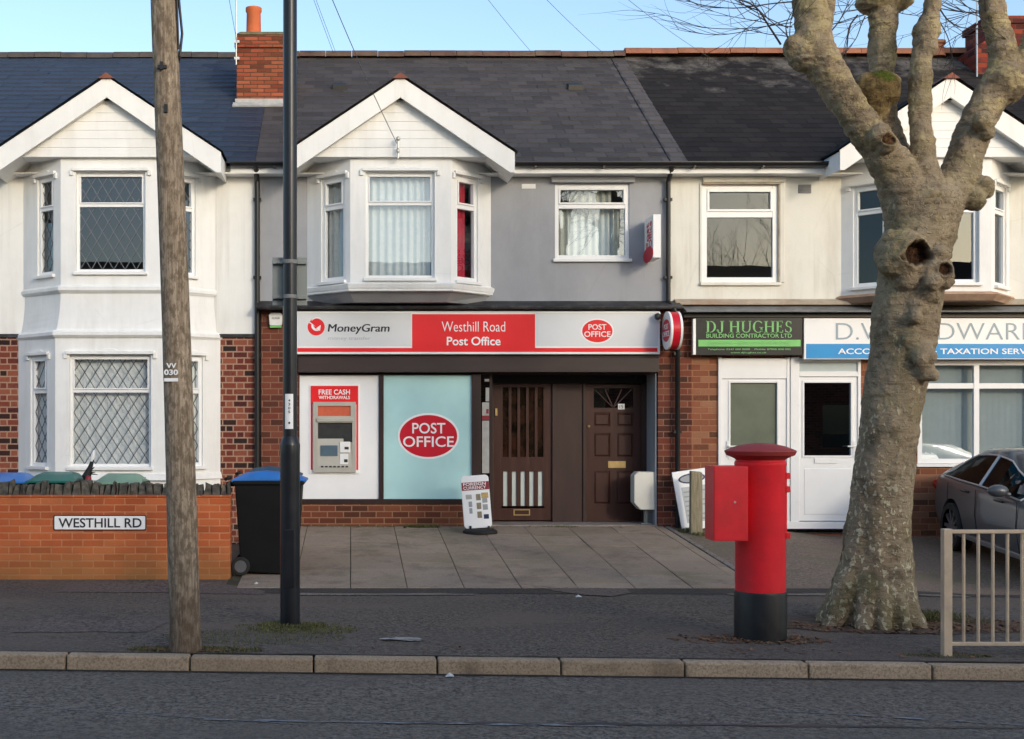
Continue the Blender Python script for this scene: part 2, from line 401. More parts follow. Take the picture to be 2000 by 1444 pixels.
al = t.ramp(t.noise(1.8, 4), [(.52,(0,0,0)),(.7,(.45,)*3)]); base = t.mix(al, base, srgb(118,112,64))
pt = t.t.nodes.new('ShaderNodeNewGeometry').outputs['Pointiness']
base = t.mix(t.math('MULTIPLY', t.ramp(pt, [(.40,(1,1,1)),(.492,(0,0,0))]), .8), base, srgb(62,50,32))  # crease shade put into the bark colour, darker where the surface is concave
base = t.mix(t.attr('knob'), base, t.ramp(t.noise(16, 5), [(.35,srgb(70,56,28)),(.65,srgb(128,104,62))]))
base = t.mix(t.attr('wound'), base, t.ramp(t.noise(18, 4), [(.35,srgb(30,20,14)),(.6,srgb(84,56,36)),(.75,srgb(136,106,72))]))
base = t.mix(t.attr('moss'), base, t.ramp(t.noise(30, 4), [(.3,srgb(50,62,16)),(.7,srgb(92,100,30))]))
t.bump(t.math('ADD', t.math('ADD', t.noise(16, 6, .7, (1,1,1.5)), t.math('MULTIPLY', t.noise(5, 6, .75, (.8,.8,5)), .8)), t.math('MULTIPLY', fl, .35)), 1.0, .03)
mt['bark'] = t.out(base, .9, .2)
mt['twig'] = M('dark_twig', (.05,.04,.035), .9, .3, 5)

# ground
def asphalt(name, c0, c1, c2, fine=190, speck=.5, patches=None):
    t = NT(name)
    f = t.math('ADD', t.math('MULTIPLY', t.noise(fine, 2, .7), .6), t.math('MULTIPLY', t.noise(fine*.42, 2, .6), .4)); m = t.noise(.8, 6, .65); 
    cc = t.mix(t.ramp(f, [(.40,(0,0,0)),(.60,(1,1,1))]), c0, c1)
    cc = t.mix(t.ramp(m, [(.42,(0,0,0)),(.7,(.8,)*3)]), cc, c2)
    sp = t.ramp(t.voro(60), [(.10,(1,1,1)),(.17,(0,0,0))])
    cc = t.mix(t.math('MULTIPLY', t.math('MULTIPLY', sp, t.ramp(t.noise(25, 2), [(.52,(0,0,0)),(.62,(1,1,1))])), speck), cc, (.34,.32,.29))
    if patches: 
        cc = t.mix(t.ramp(t.noise(.55, 5, .6, (1,2.2,1)), [(.5,(0,0,0)),(.62,(.6,)*3)]), cc, patches)
    t.bump(t.math('ADD', f, t.math('MULTIPLY', t.voro(95), .8)), .8, .008)
    return t.out(cc, .85, .3)
mt['road'] = asphalt('road_asphalt', (.056,.044,.034), (.245,.202,.162), (.132,.109,.086), 46, .7)
mt['footway'] = asphalt('footway_asphalt', (.038,.030,.024), (.185,.150,.120), (.112,.090,.073), 48, .7, (.155,.114,.088))
mt['tarmac_patch'] = asphalt('new_tarmac', (.026,.022,.019), (.095,.080,.068), (.055,.046,.040), 60, .2)
mt['concrete_patch'] = M('concrete_patch', (.24,.20,.175), .9, .25, 7, None, .6, 60, (.09,.08,.08), .6, 2)
mt['drive'] = asphalt('driveway_block', (.12,.088,.066), (.29,.22,.17), (.18,.136,.105), 55, .2, (.15,.13,.08))
t = NT('paving_slab')
a = t.attr('tint'); n1 = t.noise(2.0, 6, .65); n2 = t.noise(70, 4, .7)
c = t.mix(t.math('ADD', t.math('MULTIPLY', a, .28), t.math('MULTIPLY', n1, .75), True), (.23,.172,.124), (.47,.365,.272))
c = t.mix(t.ramp(n2, [(.4,(0,0,0)),(.65,(.7,)*3)]), c, (.18,.14,.11))
c = t.mix(t.ramp(t.noise(1.7, 6, .75), [(.50,(0,0,0)),(.64,(.65,)*3)]), c, (.15,.115,.085))
c = t.mix(t.ramp(t.voro(7), [(.05,(.7,)*3),(.09,(0,0,0))]), c, (.12,.10,.085))
c = t.mix(t.ramp(t.noise(1.0, 5, .7), [(.52,(0,0,0)),(.68,(.7,)*3)]), c, (.19,.16,.10))
t.bump(n2, .5, .005); mt['slab'] = t.out(c, .85, .3)
mt['slab_gap'] = M('paving_joint', (.055,.050,.028), .95, .4, 8)
t = NT('concrete_kerb'); a = t.attr('tint'); n1 = t.noise(4, 6, .65)
c = t.mix(t.math('ADD', t.math('MULTIPLY', a, .4), t.math('MULTIPLY', n1, .6), True), (.30,.215,.135), (.58,.44,.30))
c = t.mix(t.ramp(t.noise(55, 3, .7), [(.45,(0,0,0)),(.62,(.8,)*3)]), c, (.24,.175,.115))
c = t.mix(t.ramp(t.noise(2.2, 6, .7), [(.52,(0,0,0)),(.68,(.75,)*3)]), c, (.17,.125,.085))
t.bump(t.noise(50, 4), .8, .006); mt['kerb'] = t.out(c, .9, .2)
mt['earth'] = M('bare_earth', (.09,.06,.042), .95, .4, 10, None, .9, 30)
mt['grass'] = M('grass_blades', (.115,.112,.040), .8, .4, 9)
mt['leaf'] = M('dead_leaves', (.17,.085,.04), .8, .6, 14)
mt['litter'] = M('paper_litter', (.62,.60,.56), .8, .1)
mt['far_ground'] = M('far_ground', (.10,.10,.09), .95, .2, 1)
mt['worn_paint'] = M('worn_road_paint', (.20,.20,.20), .8, .5, 30)
mt['pale_foot'] = asphalt('pale_footway', (.09,.075,.062), (.32,.27,.225), (.20,.165,.14), 48, .4)
mt['grime'] = M('channel_grime', (.035,.027,.021), .95, .5, 14, None, .5, 40)
mt['worn_foot'] = asphalt('worn_footway', (.045,.034,.029), (.21,.165,.14), (.13,.10,.085), 48, .5)
mt['spill'] = M('dried_cement', (.36,.33,.30), .9, .3, 20)
mt['seam'] = M('tar_seam', (.018,.018,.022), .5, .4, 20)

# ------------------------------------------------------------------ lettering
def text(s, name, m, parent, P, u, z, h, w=None, bold=0.0, d=.004, ext=.003, align='CENTER', shear=0):
    cu = bpy.data.curves.new('t', 'FONT'); cu.body = s; cu.extrude = 0; cu.offset = bold; cu.align_x = 'LEFT'; cu.shear = shear
    cu.resolution_u = 4
    o = bpy.data.objects.new('t', cu); col.objects.link(o)
    dg = bpy.context.evaluated_depsgraph_get(); dg.update()
    me = bpy.data.meshes.new_from_object(o.evaluated_get(dg))
    vs = [v.co.copy() for v in me.vertices]; fs = [tuple(p.vertices) for p in me.polygons]
    bpy.data.objects.remove(o); bpy.data.meshes.remove(me); bpy.data.curves.remove(cu)
    x0 = min(v.x for v in vs); x1 = max(v.x for v in vs); y0 = min(v.y for v in vs); y1 = max(v.y for v in vs)
    ky = h / (y1-y0); kx = (w / (x1-x0)) if w else ky
    mb = MB(); n = len(vs)
    ou = u - (x1-x0)*kx/2 if align == 'CENTER' else u
    P2 = [((v.x-x0)*kx+ou, (v.y-y0)*ky+z) for v in vs]
    mb.add([P(a, b, d+ext) for a, b in P2], fs)
    from collections import Counter
    ed = Counter(); 
    for f in fs:
        for i in range(len(f)): ed[(f[i], f[(i+1) % len(f)])] += 1
    side = [(a, b) for (a, b) in ed if (b, a) not in ed]
    vv = [P(a, b, d+ext) for a, b in P2] + [P(a, b, d) for a, b in P2]
    mb.add(vv, [(b, a, a+n, b+n) for a, b in side])
    return part(mb, name, m, parent)
def ellipse(cu, cz, ru, rz, n=40): return [(cu+ru*math.cos(2*math.pi*i/n), cz+rz*math.sin(2*math.pi*i/n)) for i in range(n)]

# ------------------------------------------------------------------ windows
def wavy(mb, P, u0, u1, z0, z1, d, amp=.018, pitch=.09, gather=0):
    n = max(6, int((u1-u0)/pitch*6)); ph = random.random()*6
    pts = []
    for i in range(n+1):
        u = u0+(u1-u0)*i/n; a = amp*math.sin(2*math.pi*(u-u0)/pitch+ph+.8*math.sin(u*7))
        pts.append((u, a))
    for (ua, a), (ub, b) in zip(pts, pts[1:]):
        mb.quad(P(ua, z0, d+a), P(ub, z0, d+b), P(ub, z1, d+b), P(ua, z1, d+a), random.random())
def window(parent, P, u0, u1, z0, z1, tz=(), mu=(), fw=.05, recess=.06, fd=.06, fm='upvc', gm='glass', lattice=None, lat_mat='lead_light', curtain=None, sill=True, sash=True, hood=False, name='window', sill_out=.05):
    mb = MB(); d1 = -recess; d0 = d1-fd
    mb.pbox(P, u0, u0+fw, z0, z1, d0, d1); mb.pbox(P, u1-fw, u1, z0, z1, d0, d1)
    mb.pbox(P, u0+fw, u1-fw, z1-fw, z1, d0, d1); mb.pbox(P, u0+fw, u1-fw, z0, z0+fw, d0, d1)
    zs = [z0+fw]; 
    for z in sorted(tz):
        mb.pbox(P, u0+fw, u1-fw, z-fw*.55, z+fw*.55, d0+.004, d1-.004); zs += [z-fw*.55, z+fw*.55]
    zs.append(z1-fw); us = [u0+fw]
    for u in mu:
        mb.pbox(P, u-fw*.55, u+fw*.55, z0+fw, z1-fw, d0+.007, d1+.002); us += [u-fw*.55, u+fw*.55]
    us.append(u1-fw)
    cells = [(us[i], us[i+1], zs[j], zs[j+1]) for i in range(0, len(us), 2) for j in range(0, len(zs), 2)]
    if sash:
        for a, b, c, e in cells:
            if c > z0+fw+.01 or len(zs) == 2:
                k = fw*.45
                mb.pbox(P, a, a+k, c, e, d0+.01, d1+.012); mb.pbox(P, b-k, b, c, e, d0+.01, d1+.012)
                mb.pbox(P, a+k, b-k, e-k, e, d0+.01, d1+.012); mb.pbox(P, a+k, b-k, c, c+k, d0+.01, d1+.012)
    w = part(mb, name, mt[fm], parent, bevel=.004)
    pm = MB()
    for a, b, c, e in cells: pm.quad(P(a,c,d0+.026), P(b,c,d0+.026), P(b,e,d0+.026), P(a,e,d0+.026))
    part(pm, 'pane', mt[gm], w)
    if lattice:
        lm = MB(); dx, dz = lattice; r = .0038 if lat_mat == 'lead_light' else .0055
        for a, b, c, e in cells:
            for sgn in (1, -1):
                k = dz/dx*sgn
                n = int(((b-a)*dz/dx+(e-c))/dz)+3
                for i in range(-n, n+1):
                    # line z = zc + k (u-a)
                    zc = c+i*dz if sgn > 0 else c+i*dz
                    ua, ub = a, b; za, zb = zc, zc+k*(b-a)
                    # clip to cell
                    pts = []
                    for uu in (a, b):
                        zz = zc+k*(uu-a)
                        if c <= zz <= e: pts.append((uu, zz))
                    for zz in (c, e):
                        uu = a+(zz-zc)/k
                        if a < uu < b: pts.append((uu, zz))
                    if len(pts) >= 2:
                        p, q = pts[0], pts[1]; L = math.hypot(q[0]-p[0], q[1]-p[1])
                        if L < .02: continue
                        nx, nz = -(q[1]-p[1])/L*r, (q[0]-p[0])/L*r
                        lm.prism([(p[0]-nx,p[1]-nz),(q[0]-nx,q[1]-nz),(q[0]+nx,q[1]+nz),(p[0]+nx,p[1]+nz)], P, d0+.030, d0+.036)
        part(lm, 'leaded_lattice', mt[lat_mat], w)
    if curtain:
        for spec in curtain:
            kind, ca, cb, cz0, cz1 = spec[:5]; off = spec[5] if len(spec) > 5 else .1
            cm = MB()
            if kind == 'blind':
                n = int((cb-ca)/.085)
                for i in range(n):
                    u = ca+(cb-ca)*(i+.5)/n; k = .040
                    cm.quad(P(u-k, cz0, d0-off-.02), P(u+k, cz0, d0-off+.02), P(u+k, cz1, d0-off+.02), P(u-k, cz1, d0-off-.02), random.random())
                part(cm, 'vertical_blind', mt['blind'], w)
            else:
                wavy(cm, P, ca, cb, cz0, cz1, d0-off, .02 if kind != 'lace' else .006, .10 if kind != 'lace' else .2)
                part(cm, 'curtain', mt[{'net':'net','dim':'net_dim','lace':'lace','red':'red_curtain','cream':'cream_curtain'}[kind]], w, smooth=True, angle=80)
    if sill:
        sm = MB(); sm.pbox(P, u0-.03, u1+.03, z0-.045, z0-.002, -recess-.02, sill_out)
        part(sm, 'sill', mt['white_paint'] if sill is True else mt[sill], w, bevel=.006)
    return w
# ================================================================== GROUND
XL, XR = -1.37, 4.46                       # party lines of the post office
KY = -8.33                                 # kerb face
def zk(X): return .022-.0115*X
def gz(X, Y):
    t = min(1, max(0, (-4.0-Y)/4.3))
    z = zk(X)*t + -.01*(1-t)
    if Y > -4.2: z = -.01+.075*min(Y+4.2, 4.2)
    z -= .14*sstep(5.4, 7.0, X)*sstep(-5.2, -3.2, Y)
    return z
def sheet(name, m, x0, x1, y0, y1, nx, ny, dz=0, f=gz):
    mb = MB(); vs = []
    for j in range(ny+1):
        for i in range(nx+1):
            X = x0+(x1-x0)*i/nx; Y = y0+(y1-y0)*j/ny; vs.append((X, Y, f(X, Y)+dz))
    fs = [(j*(nx+1)+i, j*(nx+1)+i+1, (j+1)*(nx+1)+i+1, (j+1)*(nx+1)+i) for j in range(ny) for i in range(nx)]
    mb.add(vs, fs); return mb.build(name, m, smooth=True)
GX0, GX1 = -16.0, 18.0
struct(MB().quad((-220,-220,-.5),(220,-220,-.5),(220,220,-.5),(-220,220,-.5)).build('ground', mt['far_ground']))
struct(sheet('road', mt['road'], -40, 42, -15.5, KY-.005, 40, 12, 0, lambda X, Y: zk(X)-.105+.05*math.sin((Y-KY)/-7.2*math.pi)))
struct(sheet('footway', mt['footway'], GX0, GX1, KY+.13, -4.2, 68, 16))
struct(sheet('footway_edge', mt['footway'], GX0, XL+.1, -4.25, -3.4, 12, 2, -.002))
struct(sheet('opposite_footway', mt['footway'], -40, 42, -22.5, -15.5, 40, 2, 0, lambda X, Y: zk(X)+.01))
# kerb stones
kb = MB(); x = X_(128, KY)-.915*10
while x < 14:
    a, b = x+.006, x+.909
    j = random.uniform(-.004, .004)
    v = [(a,KY+random.uniform(-.003,.003),zk(a)-.2),(b,KY,zk(b)-.2),(b,KY+.13,zk(b)-.2),(a,KY+.13,zk(a)-.2),
         (a,KY+.008+j,zk(a)+j),(b,KY+.008+j,zk(b)+j),(b,KY+.13,zk(b)+j+.003),(a,KY+.13,zk(a)+j+.003)]
    kb.hexa(v, random.random()); x += .915
struct(kb.build('kerb', mt['kerb'], bevel=.014))
kb = MB(); kb.box(-40, 42, -15.63, -15.5, -.3, .03); struct(kb.build('opposite_kerb', mt['kerb']))
# forecourt of paving flags: columns with staggered cross joints
fb = MB()
x = -.015-.612*2
while x < XR-.1:
    x0 = max(x, XL+.01)+.004+random.uniform(0,.002); x1 = min(x+.612, XR-.06)-.004
    y = -4.2+random.uniform(-.7, 0)
    while y < -.02:
        y0 = max(y, -4.2)+.004; ln = random.choice([.612, .92, .92]); y1 = min(y+ln, -.02)-.004
        if y1-y0 > .05 and x1-x0 > .05:
            h = random.uniform(-.003, .003); tt = random.random()
            tl = [random.uniform(-.0025, .0025) for _ in range(4)]
            c = [(x0,y0),(x1,y0),(x1,y1),(x0,y1)]
            top = [(a,b,gz(a,b)+.012+h+q) for (a,b),q in zip(c, tl)]; bot = [(a,b,gz(a,b)-.03) for a,b in c]
            fb.hexa(bot+top, tt)
        y += ln
    x += .612
struct(fb.build('paved_forecourt', mt['slab'], bevel=.003))
struct(sheet('paving_bed', mt['slab_gap'], XL, XR-.06, -4.2, -.02, 8, 4, .002))
# edging strip beside the paving and the driveway of the next shop
eb = MB()
y = -4.2
while y < -.3:
    y1 = min(y+.9, -.1); a, b = XR-.05, XR+.02
    eb.hexa([(a,y+.004,gz(a,y)-.1),(b,y+.004,gz(b,y)-.1),(b,y1-.004,gz(b,y1)-.1),(a,y1-.004,gz(a,y1)-.1),
             (a,y+.004,gz(a,y)+.022),(b,y+.004,gz(b,y)+.022),(b,y1-.004,gz(b,y1)+.022),(a,y1-.004,gz(a,y1)+.022)]); y += .9
struct(eb.build('paving_edge', mt['concrete_patch'], bevel=.006))
struct(sheet('driveway', mt['drive'], XR+.02, GX1, -4.2, .1, 60, 24, .004))
struct(sheet('front_garden', mt['earth'], GX0, XL, -3.6, .1, 10, 4, 0, lambda X, Y: .06))
# tarmac strip where footway meets forecourt, with a ragged concrete repair
def ragged(name, m, pts, dz):
    mb = MB(); n = len(pts); cx = sum(p[0] for p in pts)/n; cy = sum(p[1] for p in pts)/n
    vs = [(cx, cy, gz(cx, cy)+dz)]; per = []
    for i in range(n):
        a, b = pts[i], pts[(i+1) % n]
        k = max(2, int(math.hypot(b[0]-a[0], b[1]-a[1])/.08))
        for q in range(k):
            t = q/k; X = a[0]+(b[0]-a[0])*t; Y = a[1]+(b[1]-a[1])*t
            d = mnoise.noise(Vector((X*4, Y*4, 3.1)))*.05
            per.append((X+d*.6, Y+d, gz(X, Y+d)+dz))
    vs += per; k = len(per)
    mb.add(vs, [(0, 1+i, 1+(i+1) % k) for i in range(k)]); return struct(mb.build(name, m))
def strip(name, m, x0, x1, f0, f1, dz, step=.12, zf=gz):
    mb = MB(); n = int((x1-x0)/step); vs = []
    for i in range(n+1):
        X = x0+(x1-x0)*i/n; a, b = f0(X), f1(X)
        vs += [(X, a, zf(X, a)+dz), (X, b, zf(X, b)+dz)]
    mb.add(vs, [(2*i, 2*i+2, 2*i+3, 2*i+1) for i in range(n)]); return struct(mb.build(name, m))
N1 = lambda X, s, k: mnoise.noise(Vector((X*s, k, 0)))
strip('tarmac_strip', mt['tarmac_patch'], XL-.1, 9.0, lambda X: -4.62+.06*N1(X, 2, 1)-.03*X*.2, lambda X: -4.205, .004)
ragged('concrete_repair', mt['worn_foot'], [(2.0,-4.22),(2.95,-4.22),(2.9,-4.6),(2.65,-4.85),(2.4,-4.75),(2.15,-4.45)], .009)
ragged('worn_patch', mt['worn_foot'], [(-3.1,-4.55),(-1.7,-4.6),(-.9,-4.75),(-.9,-4.4),(-1.5,-3.9),(-3.1,-3.85)], .005)
ragged('worn_patch', mt['worn_foot'], [(-2.8,-7.3),(-1.7,-7.2),(-1.6,-6.6),(-2.8,-6.5)], .0045)
strip('gutter_grime', mt['grime'], -6, 10, lambda X: KY-.06-.035*N1(X,3,1), lambda X: KY-.006, .004, .06, lambda X, Y: zk(X)-.105+.05*math.sin((Y-KY)/-7.2*math.pi))
strip('kerb_edge_dirt', mt['grime'], -6, 10, lambda X: KY+.131, lambda X: KY+.16+.03*N1(X,4,6), .005, .06)
ragged('pale_repair', mt['pale_foot'], [(-.6,-4.64),(1.3,-4.66),(1.25,-4.76),(-.6,-4.80)], .008)
ragged('pale_repair', mt['pale_foot'], [(3.9,-4.62),(6.4,-4.60),(6.4,-4.72),(3.9,-4.74)], .008)
for i in range(60):
    a_, q_ = random.uniform(0, 6.28), random.random()
    cx_, cy_ = .40+.16*q_*math.cos(a_), -7.50+.10*q_*math.sin(a_); r_ = random.uniform(.012, .045)*(1.2-q_*.6)
    sp_ = MB() if i == 0 else sp_
    sp_.add([(cx_+r_*1.8*math.cos(k)*random.uniform(.6,1.1), cy_+r_*math.sin(k)*random.uniform(.6,1.1), gz(cx_, cy_)+.004+.0002*i) for k in [j*.785 for j in range(8)]], [tuple(range(8))])
struct(sp_.build('cement_spill', mt['spill']))
zr = lambda X, Y: zk(X)-.105+.05*math.sin((Y-KY)/-7.2*math.pi)
strip('road_seam', mt['worn_paint'], -2.6, -.2, lambda X: -9.60-.235*(X+2.23)+.02*N1(X,6,2), lambda X: -9.588-.235*(X+2.23)+.02*N1(X,6,9), .004, .03, zr)
strip('road_seam', mt['worn_paint'], -.9, 1.6, lambda X: -9.99-.02*X+.03*N1(X,5,4), lambda X: -9.965-.02*X+.045*N1(X,7,7), .006, .03, zr)
strip('road_seam', mt['worn_paint'], 2.6, 4.4, lambda X: -9.50-.25*(X-2.7)+.03*N1(X,5,4), lambda X: -9.485-.25*(X-2.7)+.04*N1(X,7,7), .006, .03, zr)
strip('tar_seam', mt['seam'], .2, 6.5, lambda X: -9.99+.012*X+.03*N1(X,2,5), lambda X: -9.94+.012*X+.06*N1(X,3,8), .003, .05, zr)

# ================================================================== ROOFS
EY, EZ, RY, RZ = -.24, 5.41, 3.8, 8.09
PT = (RZ-EZ)/(RY-EY)
def slates(mb, x0, x1, course, w, lift=.010, tint=lambda x, y: random.random(), skip=None, y0=EY, y1=RY, gap=.004, wave=0):
    L = math.hypot(y1-y0, PT*(y1-y0)); n = int(L/course); k = 0
    for r in range(n):
        ya = y0+(y1-y0)*r/n; yb = y0+(y1-y0)*(r+1)/n
        x = x0-(w/2 if r % 2 else 0)
        while x < x1:
            a = max(x, x0)+gap/2; b = min(x+w, x1)-gap/2; x += w
            if b-a < .02: continue
            if skip and skip((a+b)/2, (ya+yb)/2): continue
            h = lift*random.uniform(.8, 1.25); za = EZ+PT*(ya-EY); zb = EZ+PT*(yb-EY)
            t = min(1, max(0, tint((a+b)/2, ya)))
            d = random.uniform(-.004, .004)
            mb.quad((a,ya+d,za+h),(b,ya+d,za+h),(b,yb+.02,zb+h*.25+.013),(a,yb+.02,zb+h*.25+.013), t)
            mb.quad((a,ya+d,za-.005),(b,ya+d,za-.005),(b,ya+d,za+h),(a,ya+d,za+h), t*.3)
            mb.quad((a,ya+d,za-.005),(a,ya+d,za+h),(a,yb+.02,zb+.012),(a,yb+.02,zb), t*.3)
def roof(parent, x0, x1, m, course, w, ridge_m, ridge_h=.0, tint=lambda x, y: random.random(), lift=.010, cap=.45):
    mb = MB(); slates(mb, x0, x1, course, w, lift, tint)
    # deck below the slates and the rear slope
    mb.quad((x0,EY,EZ-.004),(x1,EY,EZ-.004),(x1,RY,RZ-.004),(x0,RY,RZ-.004), .1)
    mb.quad((x0,RY,RZ),(x1,RY,RZ),(x1,2*RY-EY,EZ),(x0,2*RY-EY,EZ), .3)
    rf = part(mb, 'roof', m, parent)
    rb = MB(); x = x0
    while x < x1-.05:
        b = min(x+cap, x1); j = random.uniform(-.006, .008)
        pts = []
        for i in range(9):
            an = math.pi*i/8; pts.append((RY-.0+.125*math.cos(math.pi-an), RZ-.035+ridge_h+.125*math.sin(an)+j))
        vs = [(x+.004, p[0], p[1]) for p in pts]+[(b-.004, p[0], p[1]) for p in pts]
        fs = [(i, i+9, i+10, i+1) for i in range(8)]+[tuple(range(8,-1,-1)), tuple(range(9,18))]
        rb.add(vs, fs, random.random()); x += cap
    part(rb, 'ridge_tiles', ridge_m, rf, smooth=True, angle=40)
    return rf
GA = 6.47                                        # gable apex height at the bargeboard
def gable(parent, c, slate_m, course=.19, w=.28, apex_m='ridge_red', hw=1.55, gy=-.76):
    # little roof running back into the main slope
    mb = MB()
    zf = lambda d: GA+.02-PT*abs(d)
    back = lambda d: (zf(d)+.0-EZ)/PT+EY+.03
    n = int(math.hypot(hw, hw*PT)/course)
    for sg in (-1, 1):
        for r in range(n):
            d0 = hw*1.02*(1-r/n); d1 = hw*1.02*(1-(r+1)/n)
            y = gy-.03
            while y < back(d0):
                yb = min(y+w, back(d0)+.05); h = random.uniform(.01, .016); t = random.random()
                A = (c+sg*d0, y, zf(d0)+h); B = (c+sg*d0, yb-.004, zf(d0)+h); C = (c+sg*d1, yb-.004, zf(d1)+.006+h*.3); D = (c+sg*d1, y, zf(d1)+.006+h*.3)
                mb.quad(*((A, B, C, D) if sg > 0 else (D, C, B, A)), t)
                mb.quad((A[0],y,A[2]-h-.01), (A[0],yb,A[2]-h-.01), B, A, .1)
                y += w
        mb.quad((c, gy-.02, zf(0)-.004), (c+sg*hw, gy-.02, zf(hw)-.004), (c+sg*hw, back(hw), zf(hw)-.004), (c, back(0), zf(0)-.004), .1)
    part(mb, 'gable_roof', mt[slate_m], parent)
    # bargeboards: a chevron with plumb-cut feet
    for sg in (-1, 1):
        bb = MB(); th = .275
        poly = [(c, GA), (c+sg*hw, GA-PT*hw), (c+sg*hw, GA-PT*hw-th), (c+sg*(hw-.06), GA-PT*hw-th), (c, GA-th-.01)]
        if sg < 0: poly = poly[::-1]
        bb.prism(poly, front_at(gy), -.03, 0); 
        part(bb, 'bargeboard', mt['bay_white'], parent, bevel=.004)
    # soffit boards following the slope, and the flat bay soffit
    sb = MB()
    for sg in (-1, 1):
        a, b = (c+sg*.05, GA-.05-PT*.05), (c+sg*hw, GA-PT*hw-.05)
        f = [(a[0], gy+.031, a[1]-.222), (b[0], gy+.031, b[1]-.222), (b[0], -.0, b[1]-.222), (a[0], .0, a[1]-.222)]
        sb.quad(*f)
        sb.quad((b[0], gy+.031, b[1]-.222), (b[0], gy+.031, b[1]+.03), (b[0], 0, b[1]+.03), (b[0], 0, b[1]-.222))
    sb.box(c-1.22, c+1.22, -.63, -.02, 5.408, 5.420)
    part(sb, 'soffit', mt['bay_white'], parent)
    # boarded infill
    cb = MB(); zt = GA-.285; z = 5.42; hb = .118
    while z < zt-.02:
        z1 = min(z+hb, zt-.005); w0 = (zt-z)/PT+.09; w1 = (zt-z1)/PT+.09
        P = front_at(-.62)
        cb.add([P(c-w0,z,.007),P(c+w0,z,.007),P(c+w1,z1-.003,.001),P(c-w1,z1-.003,.001)], [(0,1,2,3)], random.random())
        cb.add([P(c-w0,z-.003,0),P(c+w0,z-.003,0),P(c+w0,z,.007),P(c-w0,z,.007)], [(0,1,2,3)])
        cb.add([P(c-w0,z,-.02),P(c+w0,z,-.02),P(c+w1,z1+.01,-.02),P(c-w1,z1+.01,-.02)], [(3,2,1,0)])
        z = z1
    part(cb, 'gable_boarding', mt['bay_white'], parent)
    ab = MB()
    ab.add([(c-.11,gy-.042,GA-.035),(c,gy-.042,GA+.042),(c+.11,gy-.042,GA-.035),(c-.11,gy+1.2,GA-.035),(c,gy+1.2,GA+.042),(c+.11,gy+1.2,GA-.035)],
           [(0,2,1),(0,1,4,3),(1,2,5,4),(3,4,5),(0,3,5,2)])
    part(ab, 'apex_tile', mt[apex_m], parent)

def cant(c, hf, hb, dep, side):
    """wall frame of a canted bay side; u runs from the wall to the front corner on the left, reverse on the right"""
    if side < 0: a, b = (c-hb, 0), (c-hf, -dep)
    else: a, b = (c+hf, -dep), (c+hb, 0)
    L = math.hypot(b[0]-a[0], b[1]-a[1]); u = ((b[0]-a[0])/L, (b[1]-a[1])/L); n = (u[1], -u[0])
    return frame(a, u, n), L
def bay_ring(c, hf, hb, dep, o=0):
    return [(c-hb-o, .02), (c-hf-o*.45, -dep-o), (c+hf+o*.45, -dep-o), (c+hb+o, .02)]
def bay_band(mb, c, hf, hb, dep, z0, z1, o0, o1=None, tint=.5):
    o1 = o0 if o1 is None else o1
    lo = bay_ring(c, hf, hb, dep, o0); hi = bay_ring(c, hf, hb, dep, o1)
    for i in range(3):
        mb.quad((*lo[i], z0), (*lo[i+1], z0), (*hi[i+1], z1), (*hi[i], z1), tint)
    for ring, z, fl in ((hi, z1, 0), (lo, z0, 1)):
        q = [(*p, z) for p in ring]; mb.add(q, [(0,1,2,3)] if not fl else [(3,2,1,0)], tint)

def gutter(mb, x0, x1):
    pts = [(-.06*math.cos(math.pi*i/8), -.06*math.sin(math.pi*i/8)) for i in range(9)]
    y, z = EY-.07, EZ-.012
    vs = [(x0, y+p[0], z+p[1]) for p in pts]+[(x1, y+p[0], z+p[1]) for p in pts]
    mb.add(vs, [(i, i+1, i+10, i+9) for i in range(8)]+[tuple(range(9)), tuple(range(17, 8, -1))])
    mb.box(x0, x1, y-.064, y-.052, z-.01, z+.006)
    x = x0+.3
    while x < x1-.1: mb.box(x-.015, x+.015, y-.068, y+.06, z-.072, z-.055); x += .95

def shell(parent, x0, x1, zg=0):
    s = MB(); s.box(x0+.02, x0+.12, .13, 7.6, zg, 5.2); s.box(x1-.12, x1-.02, .13, 7.6, zg, 5.2)
    s.box(x0+.12, x1-.12, 7.48, 7.6, zg, 5.2); s.box(x0+.12, x1-.12, .13, 7.48, 3.02, 3.14); s.box(x0+.12, x1-.12, .13, 7.48, 5.2, 5.26)
    s.box(x0+.12, x1-.12, .13, 7.48, zg, zg+.12)
    s.box(x0+.12, x1-.12, 2.4, 2.5, zg+.12, 5.2)
    part(s, 'inner_wall', mt['interior'], parent)

# ================================================================== LEFT HOUSE
LX0 = -8.6
h1 = thing('terraced_house', 'white rendered terraced house with blue slate roof, two-storey bay and speckled brick below', 'house', (-3.3, 0, 0))
c1, dep = -3.29, .55
w = MB(); w.wall(FRONT, LX0, XL-.0, 3.03, 5.41, [(c1-1.3, c1+1.3, 3.03, 5.41)], .12)
w.box(c1+1.36+.012, c1+1.36+.03, -.012, .0, 3.05, 5.3)       # cover strip beside the bay
part(w, 'wall', mt['white_render'], h1)
w = MB(); w.wall(FRONT, LX0, XL, -.1, 3.0, [(c1-1.36, c1+1.36, -.1, 3.0)], .12); part(w, 'brick_wall', mt['brick_left'], h1)
for q in ((LX0, c1-1.42), (c1+1.42, XL)): d = MB(); d.box(*q, -.035, .02, 2.985, 3.035); part(d, 'lead_drip', mt['black_lead'], h1)
